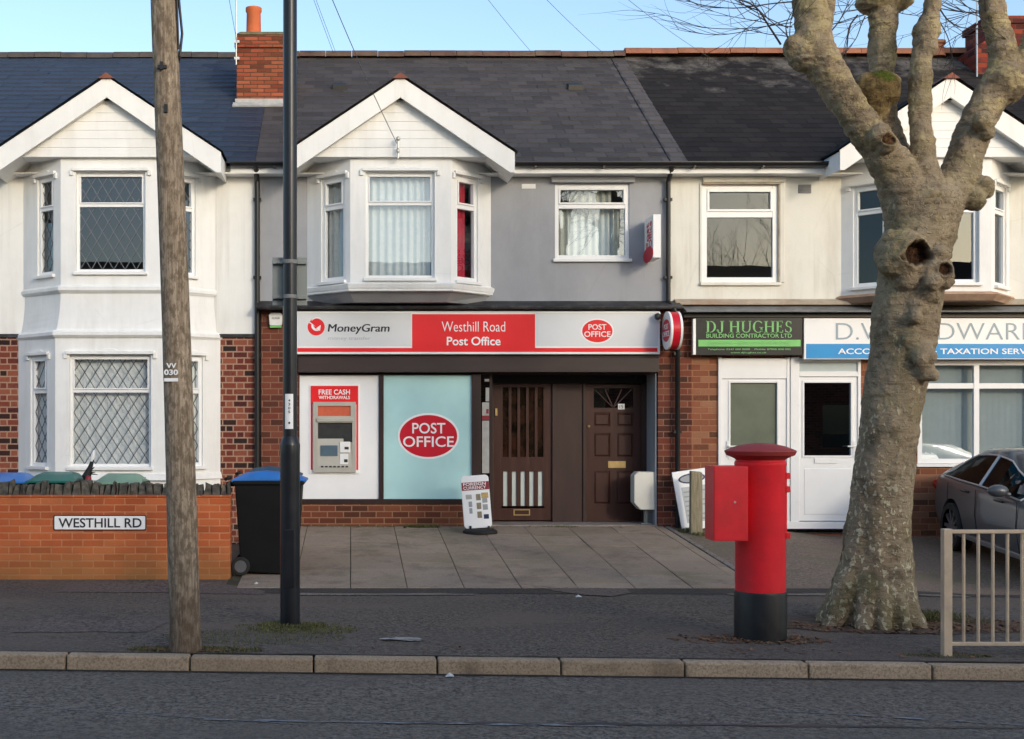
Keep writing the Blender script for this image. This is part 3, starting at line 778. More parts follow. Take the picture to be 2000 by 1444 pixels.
# bay
SB = 16.85+0  # scale plane of the bay front
def BX(px): return X_(px, -dep)
def BZ(py): return Z_(py, -dep)
hfU, hbU, hfL, hbL = .70, 1.36, .765, 1.43
zS, zW = BZ(566), BZ(654)
FB = front_at(-dep)
b = MB()
wu = (BX(148), BX(284), BZ(531), BZ(336)); wl = (BX(137), BX(296), BZ(912), BZ(694))
b.wall(FB, c1-hfU, c1+hfU, zS, 5.41, [wu], .10)
CL, LL = cant(c1, hfU, hbU, dep, -1); CR, LR = cant(c1, hfU, hbU, dep, 1)
cwu = (.33, .70, wu[2]-.02, wu[3]-.03); cwr = (LR-.70, LR-.33, wu[2]-.02, wu[3]-.03)
b.wall(CL, 0, LL, zS, 5.41, [cwu], .10); b.wall(CR, 0, LR, zS, 5.41, [cwr], .10)
FL = front_at(-dep-.045); dl = dep+.045
b.wall(FL, c1-hfL, c1+hfL, .0, zW, [wl], .10)
CL2, LL2 = cant(c1, hfL, hbL, dl, -1); CR2, LR2 = cant(c1, hfL, hbL, dl, 1)
cwl = (.30, .70, wl[2]+.0, wl[3]); cwlr = (LR2-.70, LR2-.30, wl[2], wl[3])
b.wall(CL2, 0, LL2, .0, zW, [cwl], .10); b.wall(CR2, 0, LR2, .0, zW, [cwlr], .10)
prev = None
for i in range(9):                                             # flared skirt between the storeys
    t = i/8; k = t**2.2; z = zS+(zW-zS)*t
    ring = [(c1-(hbU+(hbL-hbU)*k), .02), (c1-(hfU+(hfL-hfU)*k), -dep-.045*k), (c1+(hfU+(hfL-hfU)*k), -dep-.045*k), (c1+(hbU+(hbL-hbU)*k), .02)]
    if prev:
        for q in range(3): b.quad((*ring[q], z), (*ring[q+1], z), (*prev[0][q+1], prev[1]), (*prev[0][q], prev[1]))
    prev = (ring, z)
bay1 = part(b, 'bay_wall', mt['bay_white'], h1)
for z, hf_, hb_, dp in ((zS, hfU, hbU, dep), (zW, hfL, hbL, dl)):
    b = MB(); bay_band(b, c1, hf_, hb_, dp, z-.045, z-.012, .018, .05); bay_band(b, c1, hf_, hb_, dp, z-.012, z+.03, .055); bay_band(b, c1, hf_, hb_, dp, z+.03, z+.06, .055, .02); part(b, 'string_course', mt['bay_white'], h1, bevel=.006)
b = MB(); bay_band(b, c1, hfL, hbL, dl, BZ(938), BZ(925), .05, .03); part(b, 'plinth_band', mt['bay_white'], h1, bevel=.006)
b = MB(); b.box(c1-.6, c1+.6, -dep+.12, .2, 3.02, 3.14); part(b, 'bay_floor', mt['interior'], h1)
def hood(P, u0, u1, z, parent):
    mb = MB(); mb.pbox(P, u0-.05, u1+.05, z+.01, z+.055, 0, .045); mb.pbox(P, u0-.08, u0-.03, z-.05, z+.03, 0, .03); mb.pbox(P, u1+.03, u1+.08, z-.05, z+.03, 0, .03)
    mb.prism([((u0+u1)/2-.12, z+.055), ((u0+u1)/2+.12, z+.055), ((u0+u1)/2+.06, z+.085), ((u0+u1)/2-.06, z+.085)], P, 0, .025)
    part(mb, 'hood_moulding', mt['bay_white'], parent, bevel=.005)
def aw(parent, P, h, tr, **k):
    hood(P, h[0], h[1], h[3], parent)
    return window(parent, P, h[0], h[1], h[2], h[3], tz=[tr] if tr else (), **k)
trU = BZ(400); trL = BZ(764)
aw(h1, FB, wu, trU, fw=.04, lattice=(.155,.26), lat_mat='lead_light', gm='glass_mid')
aw(h1, CL, cwu, trU-.02, recess=.025, fw=.045, lattice=(.155,.26), curtain=[('dim', .40, .72, wu[2], wu[3], .08)])
aw(h1, CR, cwr, trU-.02, recess=.025, fw=.045, lattice=(.155,.26), curtain=[('dim', LR-.7, LR-.33, wu[2], wu[3], .25)])
aw(h1, FL, wl, trL, fw=.04, lattice=(.15,.235), lat_mat='lead_dark', curtain=[('lace', wl[0], wl[1], wl[2], wl[3], .06)])
aw(h1, CL2, cwl, trL, recess=.025, fw=.05, lattice=(.15,.235), lat_mat='lead_dark', curtain=[('lace', cwl[0], cwl[1], wl[2], wl[3], .02)])
aw(h1, CR2, cwlr, trL, recess=.025, fw=.05, lattice=(.15,.235), lat_mat='lead_dark', curtain=[('lace', cwlr[0], cwlr[1], wl[2], wl[3], .02)])
shell(h1, LX0, XL)
roof(h1, LX0, XL+.02, mt['slate_left'], .20, .42, mt['ridge_left'], 0, lambda x, y: .5+.35*(random.random()-.5)+(.25 if x < -2.4 else 0)-.25*sstep(-2.6, -1.6, x), .026)
gable(h1, X_(208, -.76), 'slate_left', .2, .42)
g = MB(); g.box(LX0, XL, EY-.0, -.0, 5.26, 5.275); g.box(LX0, c1-1.57, EY-.0, EY+.02, 5.275, 5.385); g.box(c1+1.6, XL, EY-.0, EY+.02, 5.275, 5.385); part(g, 'eaves_board', mt['white_paint'], h1)
for q in ((LX0, c1-1.6), (c1+1.6, XL)): g = MB(); gutter(g, *q); part(g, 'gutter', mt['gutter'], h1, smooth=True)
# chimney on the party line
CY = 1.80
ch = MB(); x0, x1 = X_(462, CY), X_(572, CY); zc = Z_(200, CY); zt = Z_(66, CY)
ch.box(x0, x1, CY, CY+.75, zc-.45, zt-.22); ch.box(x0-.03, x1+.03, CY-.03, CY+.78, zt-.22, zt-.14); ch.box(x0-.012, x1+.012, CY-.012, CY+.762, zt-.14, zt-.02)
chim = part(ch, 'chimney', mt['brick_chimney'], h1, bevel=.006)
ch = MB(); ch.hexa([(x0-.03,CY-.03,zt-.02),(x1+.03,CY-.03,zt-.02),(x1+.03,CY+.78,zt-.02),(x0-.03,CY+.78,zt-.02),(x0+.05,CY+.05,zt+.05),(x1-.05,CY+.05,zt+.05),(x1-.05,CY+.7,zt+.05),(x0+.05,CY+.7,zt+.05)])
part(ch, 'chimney_cap', mt['mossy_cap'], chim, bevel=.02)
ch = MB(); px = X_(495, CY+.2); ch.lathe([(.128,0),(.128,.05),(.118,.09),(.112,.40),(.128,.43),(.128,.48),(.10,.48),(.095,.1)], (px, CY+.25, zt+.0), 24); part(ch, 'chimney_pot', mt['pot'], chim, smooth=True)
ch = MB(); ch.box(x0-.02, x1+.02, CY-.025, CY-.002, zc-.10, zc+.05); ch.hexa([(x0-.05,CY-.16,zc-.11),(x1+.05,CY-.16,zc-.11),(x1+.05,CY-.04,zc-.03),(x0-.05,CY-.04,zc-.03),(x0-.05,CY-.17,zc-.09),(x1+.05,CY-.17,zc-.09),(x1+.05,CY-.04,zc-.01),(x0-.05,CY-.04,zc-.01)]); part(ch, 'chimney_flashing', mt['flaunching'], chim)
ch = MB(); ax = X_(463, CY+.1); ch.tube([(ax,CY-.05,zt-.5),(ax,CY-.05,zt+1.3)], .012, 6); ch.box(ax-.03, ax+.05, CY-.06, CY, zt-.42, zt-.38); ch.box(ax-.03, ax+.05, CY-.06, CY, zt-.16, zt-.12)
for i in range(6): ch.tube([(ax-.16+.02*i, CY-.05, zt+.75+.1*i), (ax+.16-.02*i, CY-.05, zt+.75+.1*i)], .004, 5)
part(ch, 'aerial', mt['steel'], chim)

# ================================================================== POST OFFICE
h2 = thing('post_office', 'grey rendered post office building with white first-floor bay, slate roof and brown shopfront', 'shop building', (1.6, 0, .3))
c2 = .67; hf2, hb2 = .69, 1.30
zB = Z_(600)                                    # bottom of the render
wp = (X_(1084), X_(1229), Z_(506), Z_(360))
w = MB(); w.wall(FRONT, XL, XR, zB, 5.41, [(c2-1.22, c2+1.22, zB+.25, 5.41), wp], .12)
part(w, 'wall', mt['grey_render'], h2)
b = MB(); zS2 = BZ(556)
wf = (BX(714), BX(849), BZ(543), BZ(336))
b.wall(FB, c2-hf2, c2+hf2, zS2-.1, 5.41, [wf], .1)
CL3, L3 = cant(c2, hf2, hb2, dep, -1); CR3, _ = cant(c2, hf2, hb2, dep, 1)
cl3 = (.27, .72, wf[2]-.02, wf[3]-.03); cr3 = (L3-.72, L3-.27, wf[2]-.02, wf[3]-.03)
b.wall(CL3, 0, L3, zS2-.1, 5.41, [cl3], .1); b.wall(CR3, 0, L3, zS2-.1, 5.41, [cr3], .1)
part(b, 'bay_wall', mt['bay_white'], h2)
b = MB(); bay_band(b, c2, hf2, hb2, dep, zS2-.09, zS2-.055, .05); bay_band(b, c2, hf2, hb2, dep, zS2-.055, zS2-.0, .06, .075); bay_band(b, c2, hf2, hb2, dep, zS2, zS2+.03, .075, .01)
part(b, 'string_course', mt['bay_white'], h2, bevel=.006)
b = MB(); bay_band(b, c2, hf2, hb2, dep-.05, zB+.03, zS2-.09, -.12, .02); part(b, 'bay_apron', mt['grey_render'], h2)
b = MB(); b.box(c2-.6, c2+.6, -dep+.12, .2, zS2-.05, zS2+.03); part(b, 'bay_floor', mt['interior'], h2)
tr2 = BZ(397)
aw(h2, FB, wf, tr2, fw=.04, curtain=[('net', wf[0], wf[1], wf[2], wf[3], .07)])
aw(h2, CL3, cl3, tr2-.02, recess=.025, fw=.055, curtain=[('dim', cl3[0], cl3[1], wf[2]-.05, wf[3], .05)])
aw(h2, CR3, cr3, tr2-.02, recess=.025, fw=.055, curtain=[('red', cr3[0]+.02, cr3[0]+.30, wf[2]-.05, wf[3]-.05, .05), ('dim', cr3[0]+.36, cr3[1], wf[2], wf[3], .3)])
window(h2, FRONT, *wp[:2], wp[2], wp[3], tz=[Z_(403)], fw=.055, recess=.02, curtain=[('net', wp[0]+.1, wp[1]-.1, wp[2], wp[3]-.24, .12), ('cream', wp[0], wp[0]+.2, wp[2], wp[3]-.3, .05), ('cream', wp[1]-.2, wp[1], wp[2], wp[3]-.3, .05), ('cream', wp[0]+.22, wp[1]-.22, wp[3]-.30, wp[3], .07)])
b = MB(); b.box(X_(1076), X_(1238), -.075, .01, Z_(358), Z_(341)); part(b, 'window_hood', mt['grey_render'], h2, bevel=.006)
b = MB(); zz = Z_(364)
for i in range(4): b.box(X_(1021)+i*.042, X_(1021)+i*.042+.03, -.014, .0, zz-.02, zz+.02)
b.box(X_(1019), X_(1046), -.008, .0, zz-.035, zz+.03); part(b, 'vent_grille', mt['bay_white'], h2)
shell(h2, XL, XR, .18)
def tint2(x, y):
    v = .42+.5*(random.random()-.5)
    if x > XR+.02: v += .35
    return v
rf2 = roof(h2, XL+.02, XR+.24, mt['slate_mid'], .185, .30, mt['ridge_mid'], .02, tint2, .017)
b = MB(); b.hexa([(XR-.01,EY,EZ+.012),(XR+.0,EY,EZ+.012),(XR+.0,RY,RZ+.012),(XR-.01,RY,RZ+.012),(XR-.01,EY,EZ+.028),(XR+.0,EY,EZ+.028),(XR+.0,RY,RZ+.028),(XR-.01,RY,RZ+.028)]); part(b, 'verge_joint', mt['black_lead'], h2)
for pxv, pyv in ((664,176), (1124,176)):
    # vents standing on the slope
    yv = 2.2
    for _ in range(20): zv = EZ+PT*(yv-EY); yv += .02*((PY-(zv-CAMZ)*S(yv))-pyv)*.3
    zv = EZ+PT*(yv-EY); xv = X_(pxv, yv)
    b = MB(); b.hexa([(xv-.12,yv-.02,zv-.01),(xv+.12,yv-.02,zv-.01),(xv+.10,yv+.2,zv+.14),(xv-.10,yv+.2,zv+.14),(xv-.11,yv-.03,zv+.075),(xv+.11,yv-.03,zv+.075),(xv+.09,yv+.2,zv+.17),(xv-.09,yv+.2,zv+.17)])
    part(b, 'roof_vent', mt['black_pvc'], h2)
gable(h2, X_(782, -.76), 'slate_mid')
g = MB(); g.box(XL, c2-1.57, EY, EY+.02, 5.262, 5.385); g.box(c2+1.56, XR-.02, EY, EY+.02, 5.262, 5.385); g.box(XL, XR, EY+.02, 0, 5.262, 5.275); part(g, 'eaves_board', mt['white_paint'], h2)
for q in ((XL, c2-1.6), (c2+1.58, XR)): g = MB(); gutter(g, *q); part(g, 'gutter', mt['gutter'], h2, smooth=True)
def downpipe(parent, pts, r=.036):
    g = MB(); g.tube(pts, r, 12)
    for a, bq in zip(pts, pts[1:]):
        if abs(a[2]-bq[2]) > 1:
            z = max(a[2], bq[2])-.25
            while z > min(a[2], bq[2]): g.box(a[0]-.055, a[0]+.055, a[1]-.02, a[1]+.055, z-.02, z+.02); z -= 1.1
    part(g, 'downpipe', mt['black_pvc'], parent, smooth=True)
downpipe(h2, [(X_(503),-.30,5.36),(X_(503),-.06,5.18),(X_(503),-.06,.25)], .038)
xr = X_(1303); downpipe(h2, [(xr,-.30,5.36),(xr,-.06,5.18),(xr,-.06,3.50),(xr+.03,-.26,3.36),(X_(1319),-.26,3.2),(X_(1319),-.12,3.0),(X_(1319),-.12,.3)], .034)
# felt-covered fascia top
b = MB(); b.hexa([(XL+.03,-.26,Z_(607)),(XR+.16,-.26,Z_(607)),(XR+.16,0,Z_(607)),(XL+.03,0,Z_(607)),(XL+.03,-.27,Z_(607)+.04),(XR+.16,-.27,Z_(607)+.04),(XR+.16,.0,Z_(592)+.03),(XL+.03,0,Z_(592)+.03)])
part(b, 'fascia_capping', mt['black_lead'], h2, bevel=.01)
# brick piers, stall riser
PXa = X_(583)
b = MB(); b.box(X_(510), PXa, -.0, .3, .1, Z_(607)); part(b, 'brick_pier', mt['brick_po'], h2)
b = MB(); b.box(X_(1284), XR+.34, -.035, .3, .1, Z_(607)); part(b, 'brick_pier', mt['brick_po'], h2)
YW = .03
b = MB(); b.box(PXa, X_(921), YW-.03, YW+.2, .1, Z_(985)); part(b, 'stall_riser', mt['brick_riser'], h2)
# shutter box / lintel beam
b = MB(); b.box(PXa, X_(1283), -.13, .25, Z_(728), Z_(699)); b.box(PXa, X_(1283), -.10, .25, Z_(699), Z_(607)); part(b, 'shutter_box', mt['brown_beam'], h2, bevel=.006)
# shopfront frame
b = MB(); zb, ztp = Z_(975), Z_(730)
b.box(PXa, X_(922), YW-.035, YW+.06, Z_(985), zb); b.box(PXa, X_(585), YW-.03, YW+.06, zb, ztp); b.box(X_(740), X_(749.5), YW-.03, YW+.06, zb, ztp)
b.box(X_(921.5), X_(939), YW-.04, .5, .28, ztp); b.box(PXa, X_(922), YW-.025, YW+.06, Z_(733), ztp)
part(b, 'shopfront_frame', mt['brown_wood'], h2, bevel=.005)
b = MB(); b.box(X_(585), X_(740), YW, YW+.02, zb, Z_(733)); part(b, 'white_window_panel', mt['sign_white'], h2)
b = MB(); b.box(X_(749.5), X_(921.5), YW, YW+.02, zb, Z_(733)); tp = part(b, 'frosted_window', mt['teal_panel'], h2)
PW = front_at(YW)
ec, ez = X_(837), Z_(852)
b = MB(); b.prism(ellipse(ec, ez, .437, .327, 56), PW, 0, .004); em = part(b, 'oval_border', mt['sign_white'], tp)
b = MB(); b.prism(ellipse(ec, ez, .408, .298, 56), PW, .0005, .0065); part(b, 'oval_badge', mt['po_red'], tp)
text('POST', 'lettering', mt['sign_white'], tp, PW, ec+.005, ez+.035, .152, .47, .012, d=.0075)
text('OFFICE', 'lettering', mt['sign_white'], tp, PW, ec, ez-.155, .152, .72, .012, d=.0075)
# recessed porch
YD = .54; DZ0, DZ1 = Z_(1010, YD), Z_(750, YD)
b = MB(); b.box(X_(939)-.02, X_(1283)+.02, -.02, .9, .2, .335); part(b, 'porch_step', mt['concrete_patch'], h2, bevel=.01)
b = MB(); b.box(X_(1283)-.022, X_(1283)-.002, .0, YD+.05, .3, ztp); part(b, 'porch_reveal', mt['grey_render'], h2)
b = MB(); b.box(X_(939), X_(1283)-.02, .0, YD+.1, ztp, ztp+.02); part(b, 'porch_ceiling', mt['brown_beam'], h2)
PD = front_at(YD)
xa, xb = X_(963, YD), X_(1078, YD)
b = MB(); b.pbox(PD, X_(939), xa, .30, ztp, -.05, .03); 
b.pbox(PD, xb, X_(1138, YD), .335, DZ1, -.04, .012); b.pbox(PD, X_(1138, YD), X_(1138, YD)+.05, .335, DZ1, -.04, .035); b.pbox(PD, xb-.0, xb+.05, .335, DZ1, -.04, .035)
xc = X_(1138, YD)+.05; xd = xc+.80; b.pbox(PD, xd, X_(1283), .335, DZ1, -.04, .03)
part(b, 'door_screen', mt['brown_panel'], h2, bevel=.004)
b = MB(); b.pbox(PD, xa, X_(1283)-.022, DZ1+.004, ztp, -.05, .02); part(b, 'shaded_door_header', mt['sign_black'], h2)  # header panel coloured black to stand for the shade above the doors
# shop door: five glazed strips above, five pale strips below
dr = MB(); dr.pbox(PD, xa, xb, DZ0-.05, DZ0+.16, -.04, .0)
ga, gb = X_(979, YD), X_(1064, YD); zz = [Z_(993,YD), Z_(921,YD), Z_(893,YD), Z_(757,YD)]
dr.pbox(PD, xa, ga, DZ0+.16, DZ1, -.04, 0); dr.pbox(PD, gb, xb, DZ0+.16, DZ1, -.04, 0)
dr.pbox(PD, ga, gb, DZ0+.16, zz[0], -.04, 0); dr.pbox(PD, ga, gb, zz[1], zz[2], -.04, 0); dr.pbox(PD, ga, gb, zz[3], DZ1, -.04, 0)
n = 5; pw = (gb-ga)/n
for i in range(n+1):
    u = ga+pw*i; a0 = u-pw*.24 if i else u; a1 = u+pw*.24 if i < n else u
    dr.pbox(PD, a0, a1, zz[0], zz[1], -.035, -.002)
    a0 = u-pw*.16 if i else u; a1 = u+pw*.16 if i < n else u
    dr.pbox(PD, a0, a1, zz[2], zz[3], -.035, -.002)
door = part(dr, 'door', mt['brown_door'], h2, bevel=.003)
b = MB(); b.pbox(PD, ga, gb, zz[0], zz[1], -.030, -.022); part(b, 'pale_glazing', mt['cream_sash'], door)
b = MB(); b.pbox(PD, ga, gb, zz[2], zz[3], -.030, -.022); part(b, 'amber_glazing', mt['stain_a'], door)
b = MB(); lx, lz = X_(1019,YD), Z_(1001,YD)
b.pbox(PD, lx-.12, lx+.12, lz-.045, lz-.03, 0, .012); b.pbox(PD, lx-.12, lx+.12, lz+.03, lz+.045, 0, .012); b.pbox(PD, lx-.12, lx-.105, lz-.03, lz+.03, 0, .012); b.pbox(PD, lx+.105, lx+.12, lz-.03, lz+.03, 0, .012)
b.pbox(PD, X_(967,YD), X_(971,YD), Z_(812,YD), Z_(798,YD), 0, .03); part(b, 'letter_plate', mt['brass'], door)
# six-panel door
dr = MB(); PDZ = .345
def dp(u): return xc+u*(xd-xc)
ys = [PDZ, Z_(985,YD), Z_(920,YD), Z_(893,YD), Z_(846,YD), Z_(833,YD), Z_(806,YD), Z_(797,YD), Z_(758,YD), DZ1-.01]
holes = []
for (a, bq) in ((.14,.44),(.56,.86)):
    holes += [(dp(a), dp(bq), ys[1], ys[2]), (dp(a), dp(bq), ys[3], ys[4]), (dp(a), dp(bq), ys[5], ys[6])]
gl = (dp(.14), dp(.86), ys[7], ys[8])
dr.wall(PD, xc, xd, PDZ, DZ1-.01, holes+[gl], .04)
for h in holes:
    k = .035
    dr.pbox(PD, h[0], h[1], h[2], h[3], -.038, -.018)
    dr.hexa([PD(h[0]+.012,h[2]+.012,-.018),PD(h[1]-.012,h[2]+.012,-.018),PD(h[1]-.012,h[3]-.012,-.018),PD(h[0]+.012,h[3]-.012,-.018),PD(h[0]+k,h[2]+k,-.003),PD(h[1]-k,h[2]+k,-.003),PD(h[1]-k,h[3]-k,-.003),PD(h[0]+k,h[3]-k,-.003)])
door2 = part(dr, 'panelled_door', mt['brown_door'], h2, bevel=.003)
b = MB(); b.pbox(PD, gl[0], gl[1], gl[2], gl[3], -.03, -.022); part(b, 'fanlight_pane', mt['glass_dark'], door2)
b = MB(); m0 = dp(.5)
for k in (-1, -.45, .45, 1): b.prism([(m0-.008, gl[2]), (m0+.008, gl[2]), (m0+k*.27+.008, gl[3]-.02), (m0+k*.27-.008, gl[3]-.02)], PD, -.02, -.006)
part(b, 'sunburst_bars', mt['brown_door'], door2)
b = MB(); b.pbox(PD, dp(.40), dp(.72), Z_(914,YD), Z_(901,YD), 0, .012); b.lathe([(.0,0),(.02,0),(.022,.03),(0,.035)], PD(dp(.04), Z_(835,YD), .03), 10); part(b, 'letter_plate', mt['brass'], door2)
b = MB(); b.pbox(PD, dp(.58), dp(.70), Z_(800,YD), Z_(789,YD), 0, .012); part(b, 'number_plate', mt['sign_white'], door2)
text('15', 'lettering', mt['text_black'], door2, PD, dp(.64), Z_(798,YD), .05, .05, d=.0125)
# notices stuck in the narrow side light
b = MB(); PN = front_at(.10)
for (a, bq, c, d_) in ((948,957,740,745),(950,957,757,784),(943,957,786,812),(943,957,822,925)): b.pbox(PN, X_(a), X_(bq), Z_(d_), Z_(c), 0, .004)
nt_ = part(b, 'notice', mt['net_dim'], h2)
b = MB(); b.pbox(PN, X_(942.5), X_(957.5), Z_(821), Z_(812.5), 0, .006); b.pbox(PN, X_(951), X_(956), Z_(808), Z_(799), .004, .006); part(b, 'notice_strip', mt['red_dark'], nt_)
b = MB(); b.pbox(PN, X_(939.5), X_(960), .34, ztp, -.03, -.005); part(b, 'side_light', mt['glass_dark'], h2)
b = MB(); b.pbox(PN, X_(958), X_(963), .34, ztp, -.4, .0); part(b, 'jamb', mt['brown_wood'], h2)

# ================================================================== RIGHT HOUSE
RX1 = 13.0
h3 = thing('shop_house', 'cream rendered house with black slate roof over orange brick offices', 'shop building', (7.5, 0, .2))
c3 = 8.12; hf3, hb3 = .65, 1.19
zB3 = Z_(592); wc = (X_(1371), X_(1520), Z_(552), Z_(360))
w = MB(); w.wall(FRONT, XR, RX1, zB3, 5.41, [(c3-1.1, c3+1.1, zB3+.2, 5.41), wc], .12); part(w, 'wall', mt['cream_render'], h3)
b = MB(); zS3 = BZ(572); wf3 = (BX(1775), BX(1913), BZ(552), BZ(352))
b.wall(FB, c3-hf3, c3+hf3, zS3-.05, 5.41, [wf3], .1)
CL4, L4 = cant(c3, hf3, hb3, dep, -1); CR4, _ = cant(c3, hf3, hb3, dep, 1)
cl4 = (.17, .62, wf3[2]-.02, wf3[3]-.02); cr4 = (L4-.62, L4-.12, wf3[2]-.02, wf3[3]-.02)
b.wall(CL4, 0, L4, zS3-.05, 5.41, [cl4], .1); b.wall(CR4, 0, L4, zS3-.05, 5.41, [cr4], .1)
part(b, 'bay_wall', mt['bay_white'], h3)
b = MB(); bay_band(b, c3, hf3, hb3, dep, zB3-.02, zB3+.06, .02, .10); bay_band(b, c3, hf3, hb3, dep, zB3+.06, zS3-.0, .10, .08); bay_band(b, c3, hf3, hb3, dep, zS3, zS3+.02, .08, .0)
part(b, 'bay_base', mt['red_ledge'], h3, bevel=.008)
aw(h3, FB, wf3, BZ(410), fw=.05, gm='glass_refl'); aw(h3, CL4, cl4, BZ(408), recess=.025, fw=.05, gm='glass_refl'); aw(h3, CR4, cr4, BZ(408), recess=.025, fw=.05, gm='glass_refl', curtain=[('dim', cr4[0], cr4[1], cr4[2], cr4[3], .2)])
window(h3, FRONT, wc[0], wc[1], wc[2], wc[3], tz=[Z_(419)], fw=.075, recess=.015, gm='glass_refl', sill='cream_render')
b = MB(); b.box(X_(1372), X_(1532), -.05, .01, Z_(357), Z_(345)); b.box(X_(1521), X_(1532), -.02, .01, Z_(552), Z_(357)); b.box(X_(1366), X_(1371), -.02, .01, Z_(552), Z_(357)); part(b, 'window_surround', mt['cream_render'], h3, bevel=.008)
b = MB(); b.box(X_(1519.6), X_(1523), -.023, .0, Z_(552), Z_(360)); b.box(X_(1371), X_(1523), -.054, .0, Z_(361), Z_(358)); part(b, 'rusty_joint', mt['cement'], h3)
b = MB()
for i in range(4): b.box(X_(1560), X_(1583), -.016, 0, Z_(377)+i*.032, Z_(377)+i*.032+.02)
b.box(X_(1559), X_(1584), -.008, 0, Z_(378), Z_(361)); part(b, 'vent_grille', mt['lead'], h3)
shell(h3, XR, RX1, .1)
roof(h3, XR+.24, RX1, mt['slate_right'], .19, .27, mt['ridge_right'], .07, lambda x, y: .45+.7*(random.random()-.5), .014)
gable(h3, X_(1857, -.76), 'slate_right', apex_m='ridge_red', hw=1.5)
g = MB(); g.box(XR, c3-1.5, EY, EY+.02, 5.262, 5.385); g.box(c3+1.55, RX1, EY, EY+.02, 5.262, 5.385); g.box(XR, RX1, EY+.02, 0, 5.262, 5.275); part(g, 'eaves_board', mt['white_paint'], h3)
for q in ((XR, c3-1.5), (c3+1.55, RX1)): g = MB(); gutter(g, *q); part(g, 'gutter', mt['gutter'], h3, smooth=True)
# cement ledge with lead apron above the signs
b = MB(); b.hexa([(XR+.1,-.10,Z_(597)),(RX1,-.10,Z_(597)),(RX1,.02,Z_(597)),(XR+.1,.02,Z_(597)),(XR+.1,-.10,Z_(591)),(RX1,-.10,Z_(591)),(RX1,.02,Z_(583)),(XR+.1,.02,Z_(583))]); part(b, 'cement_ledge', mt['cement'], h3, bevel=.01)
b = MB(); b.hexa([(XR+.2,-.30,Z_(613)),(RX1,-.30,Z_(613)),(RX1,.0,Z_(613)),(XR+.2,.0,Z_(613)),(XR+.2,-.30,Z_(611)),(RX1,-.30,Z_(611)),(RX1,-.0,Z_(597)),(XR+.2,.0,Z_(597))]); part(b, 'lead_apron', mt['lead'], h3)
b = MB(); b.box(XR+.2, RX1, -.16, .0, Z_(622), Z_(613)); part(b, 'fascia_board', mt['sign_black'], h3)
# ground floor
dh = (X_(1402), X_(1681), .2, Z_(698)); wh = (X_(1792), 11.6, Z_(906), Z_(704))
w = MB(); w.wall(FRONT, XR+.34, RX1, -.2, Z_(622), [dh, wh], .12); part(w, 'brick_wall', mt['brick_right'], h3)
db = MB(); zd = Z_(1019)
f0, f1 = X_(1402), X_(1541); 
db.box(f0, f0+.05, -.03, .06, zd, Z_(698)); db.box(f1-.04, f1, -.03, .06, zd, Z_(698)); db.box(f0+.05, f1-.04, -.025, .06, Z_(740), Z_(700))
f2, f3 = X_(1543), X_(1680)
db.box(f2, X_(1560), -.03, .06, zd, Z_(698)); db.box(X_(1674), f3, -.03, .06, zd, Z_(698)); db.box(X_(1560), X_(1674), -.03, .06, Z_(708), Z_(700)); db.box(X_(1560), X_(1674), -.03, .06, Z_(736), Z_(726))
db.box(f0, f3, -.05, .08, zd-.1, zd+.0)
part(db, 'door_frame', mt['upvc'], h3, bevel=.004)
b = MB(); b.box(X_(1560), X_(1674), -.005, .005, Z_(726), Z_(708)); part(b, 'transom_light', mt['blind'], h3)
def updoor(x0, x1, ga, gb, gz0, gz1, top, pane, hx):
    mb = MB(); mb.wall(front_at(-.01), x0, x1, zd+.012, top, [(ga, gb, gz0, gz1)], .05)
    k = .03
    mb.box(ga-k, ga, -.022, 0, gz0-k, gz1+k); mb.box(gb, gb+k, -.022, 0, gz0-k, gz1+k); mb.box(ga, gb, -.022, 0, gz1, gz1+k); mb.box(ga, gb, -.022, 0, gz0-k, gz0)
    mb.box(x0+.07, x1-.07, -.016, -.008, zd+.10, zd+.75)
    d_ = part(mb, 'white_door', mt['upvc'], h3, bevel=.004)
    pm = MB(); pm.box(ga, gb, .015, .021, gz0, gz1); part(pm, 'pane', mt[pane], d_)
    hm = MB(); hm.box(hx-.018, hx+.018, -.03, -.01, Z_(892), Z_(862)); hm.tube([(hx,-.03,Z_(872)),(hx,-.07,Z_(872)),(hx+.11 if hx < (x0+x1)/2 else hx-.11,-.075,Z_(872))], .011, 8); part(hm, 'handle', mt['bay_white'], d_)
    return d_
updoor(f0+.052, f1-.042, X_(1426), X_(1517), Z_(893), Z_(748), Z_(741), 'frosted', X_(1421))
d4 = updoor(X_(1560)+.003, X_(1674)-.003, X_(1570), X_(1661), Z_(890), Z_(748), Z_(737), 'glass_dark', X_(1667))
b = MB(); b.box(X_(1590), X_(1634), -.024, -.008, Z_(905), Z_(896)); part(b, 'letter_plate', mt['bay_white'], d4)
window(h3, FRONT, wh[0], wh[1], wh[2], wh[3], tz=[Z_(754)], mu=[X_(1908), X_(2028), X_(2148)], fw=.07, recess=.01, sash=False, curtain=[('blind', wh[0]+.1, wh[1]-.1, wh[2]+.05, wh[3], .12)])
# paper on the window board
b = MB(); b.hexa([(X_(1795),.12,Z_(897)),(X_(1842),.12,Z_(897)),(X_(1838),.3,Z_(896)),(X_(1800),.3,Z_(896)),(X_(1797),.13,Z_(888)),(X_(1838),.13,Z_(890)),(X_(1830),.3,Z_(878)),(X_(1802),.3,Z_(878))]); part(b, 'papers', mt['sign_white'], h3)
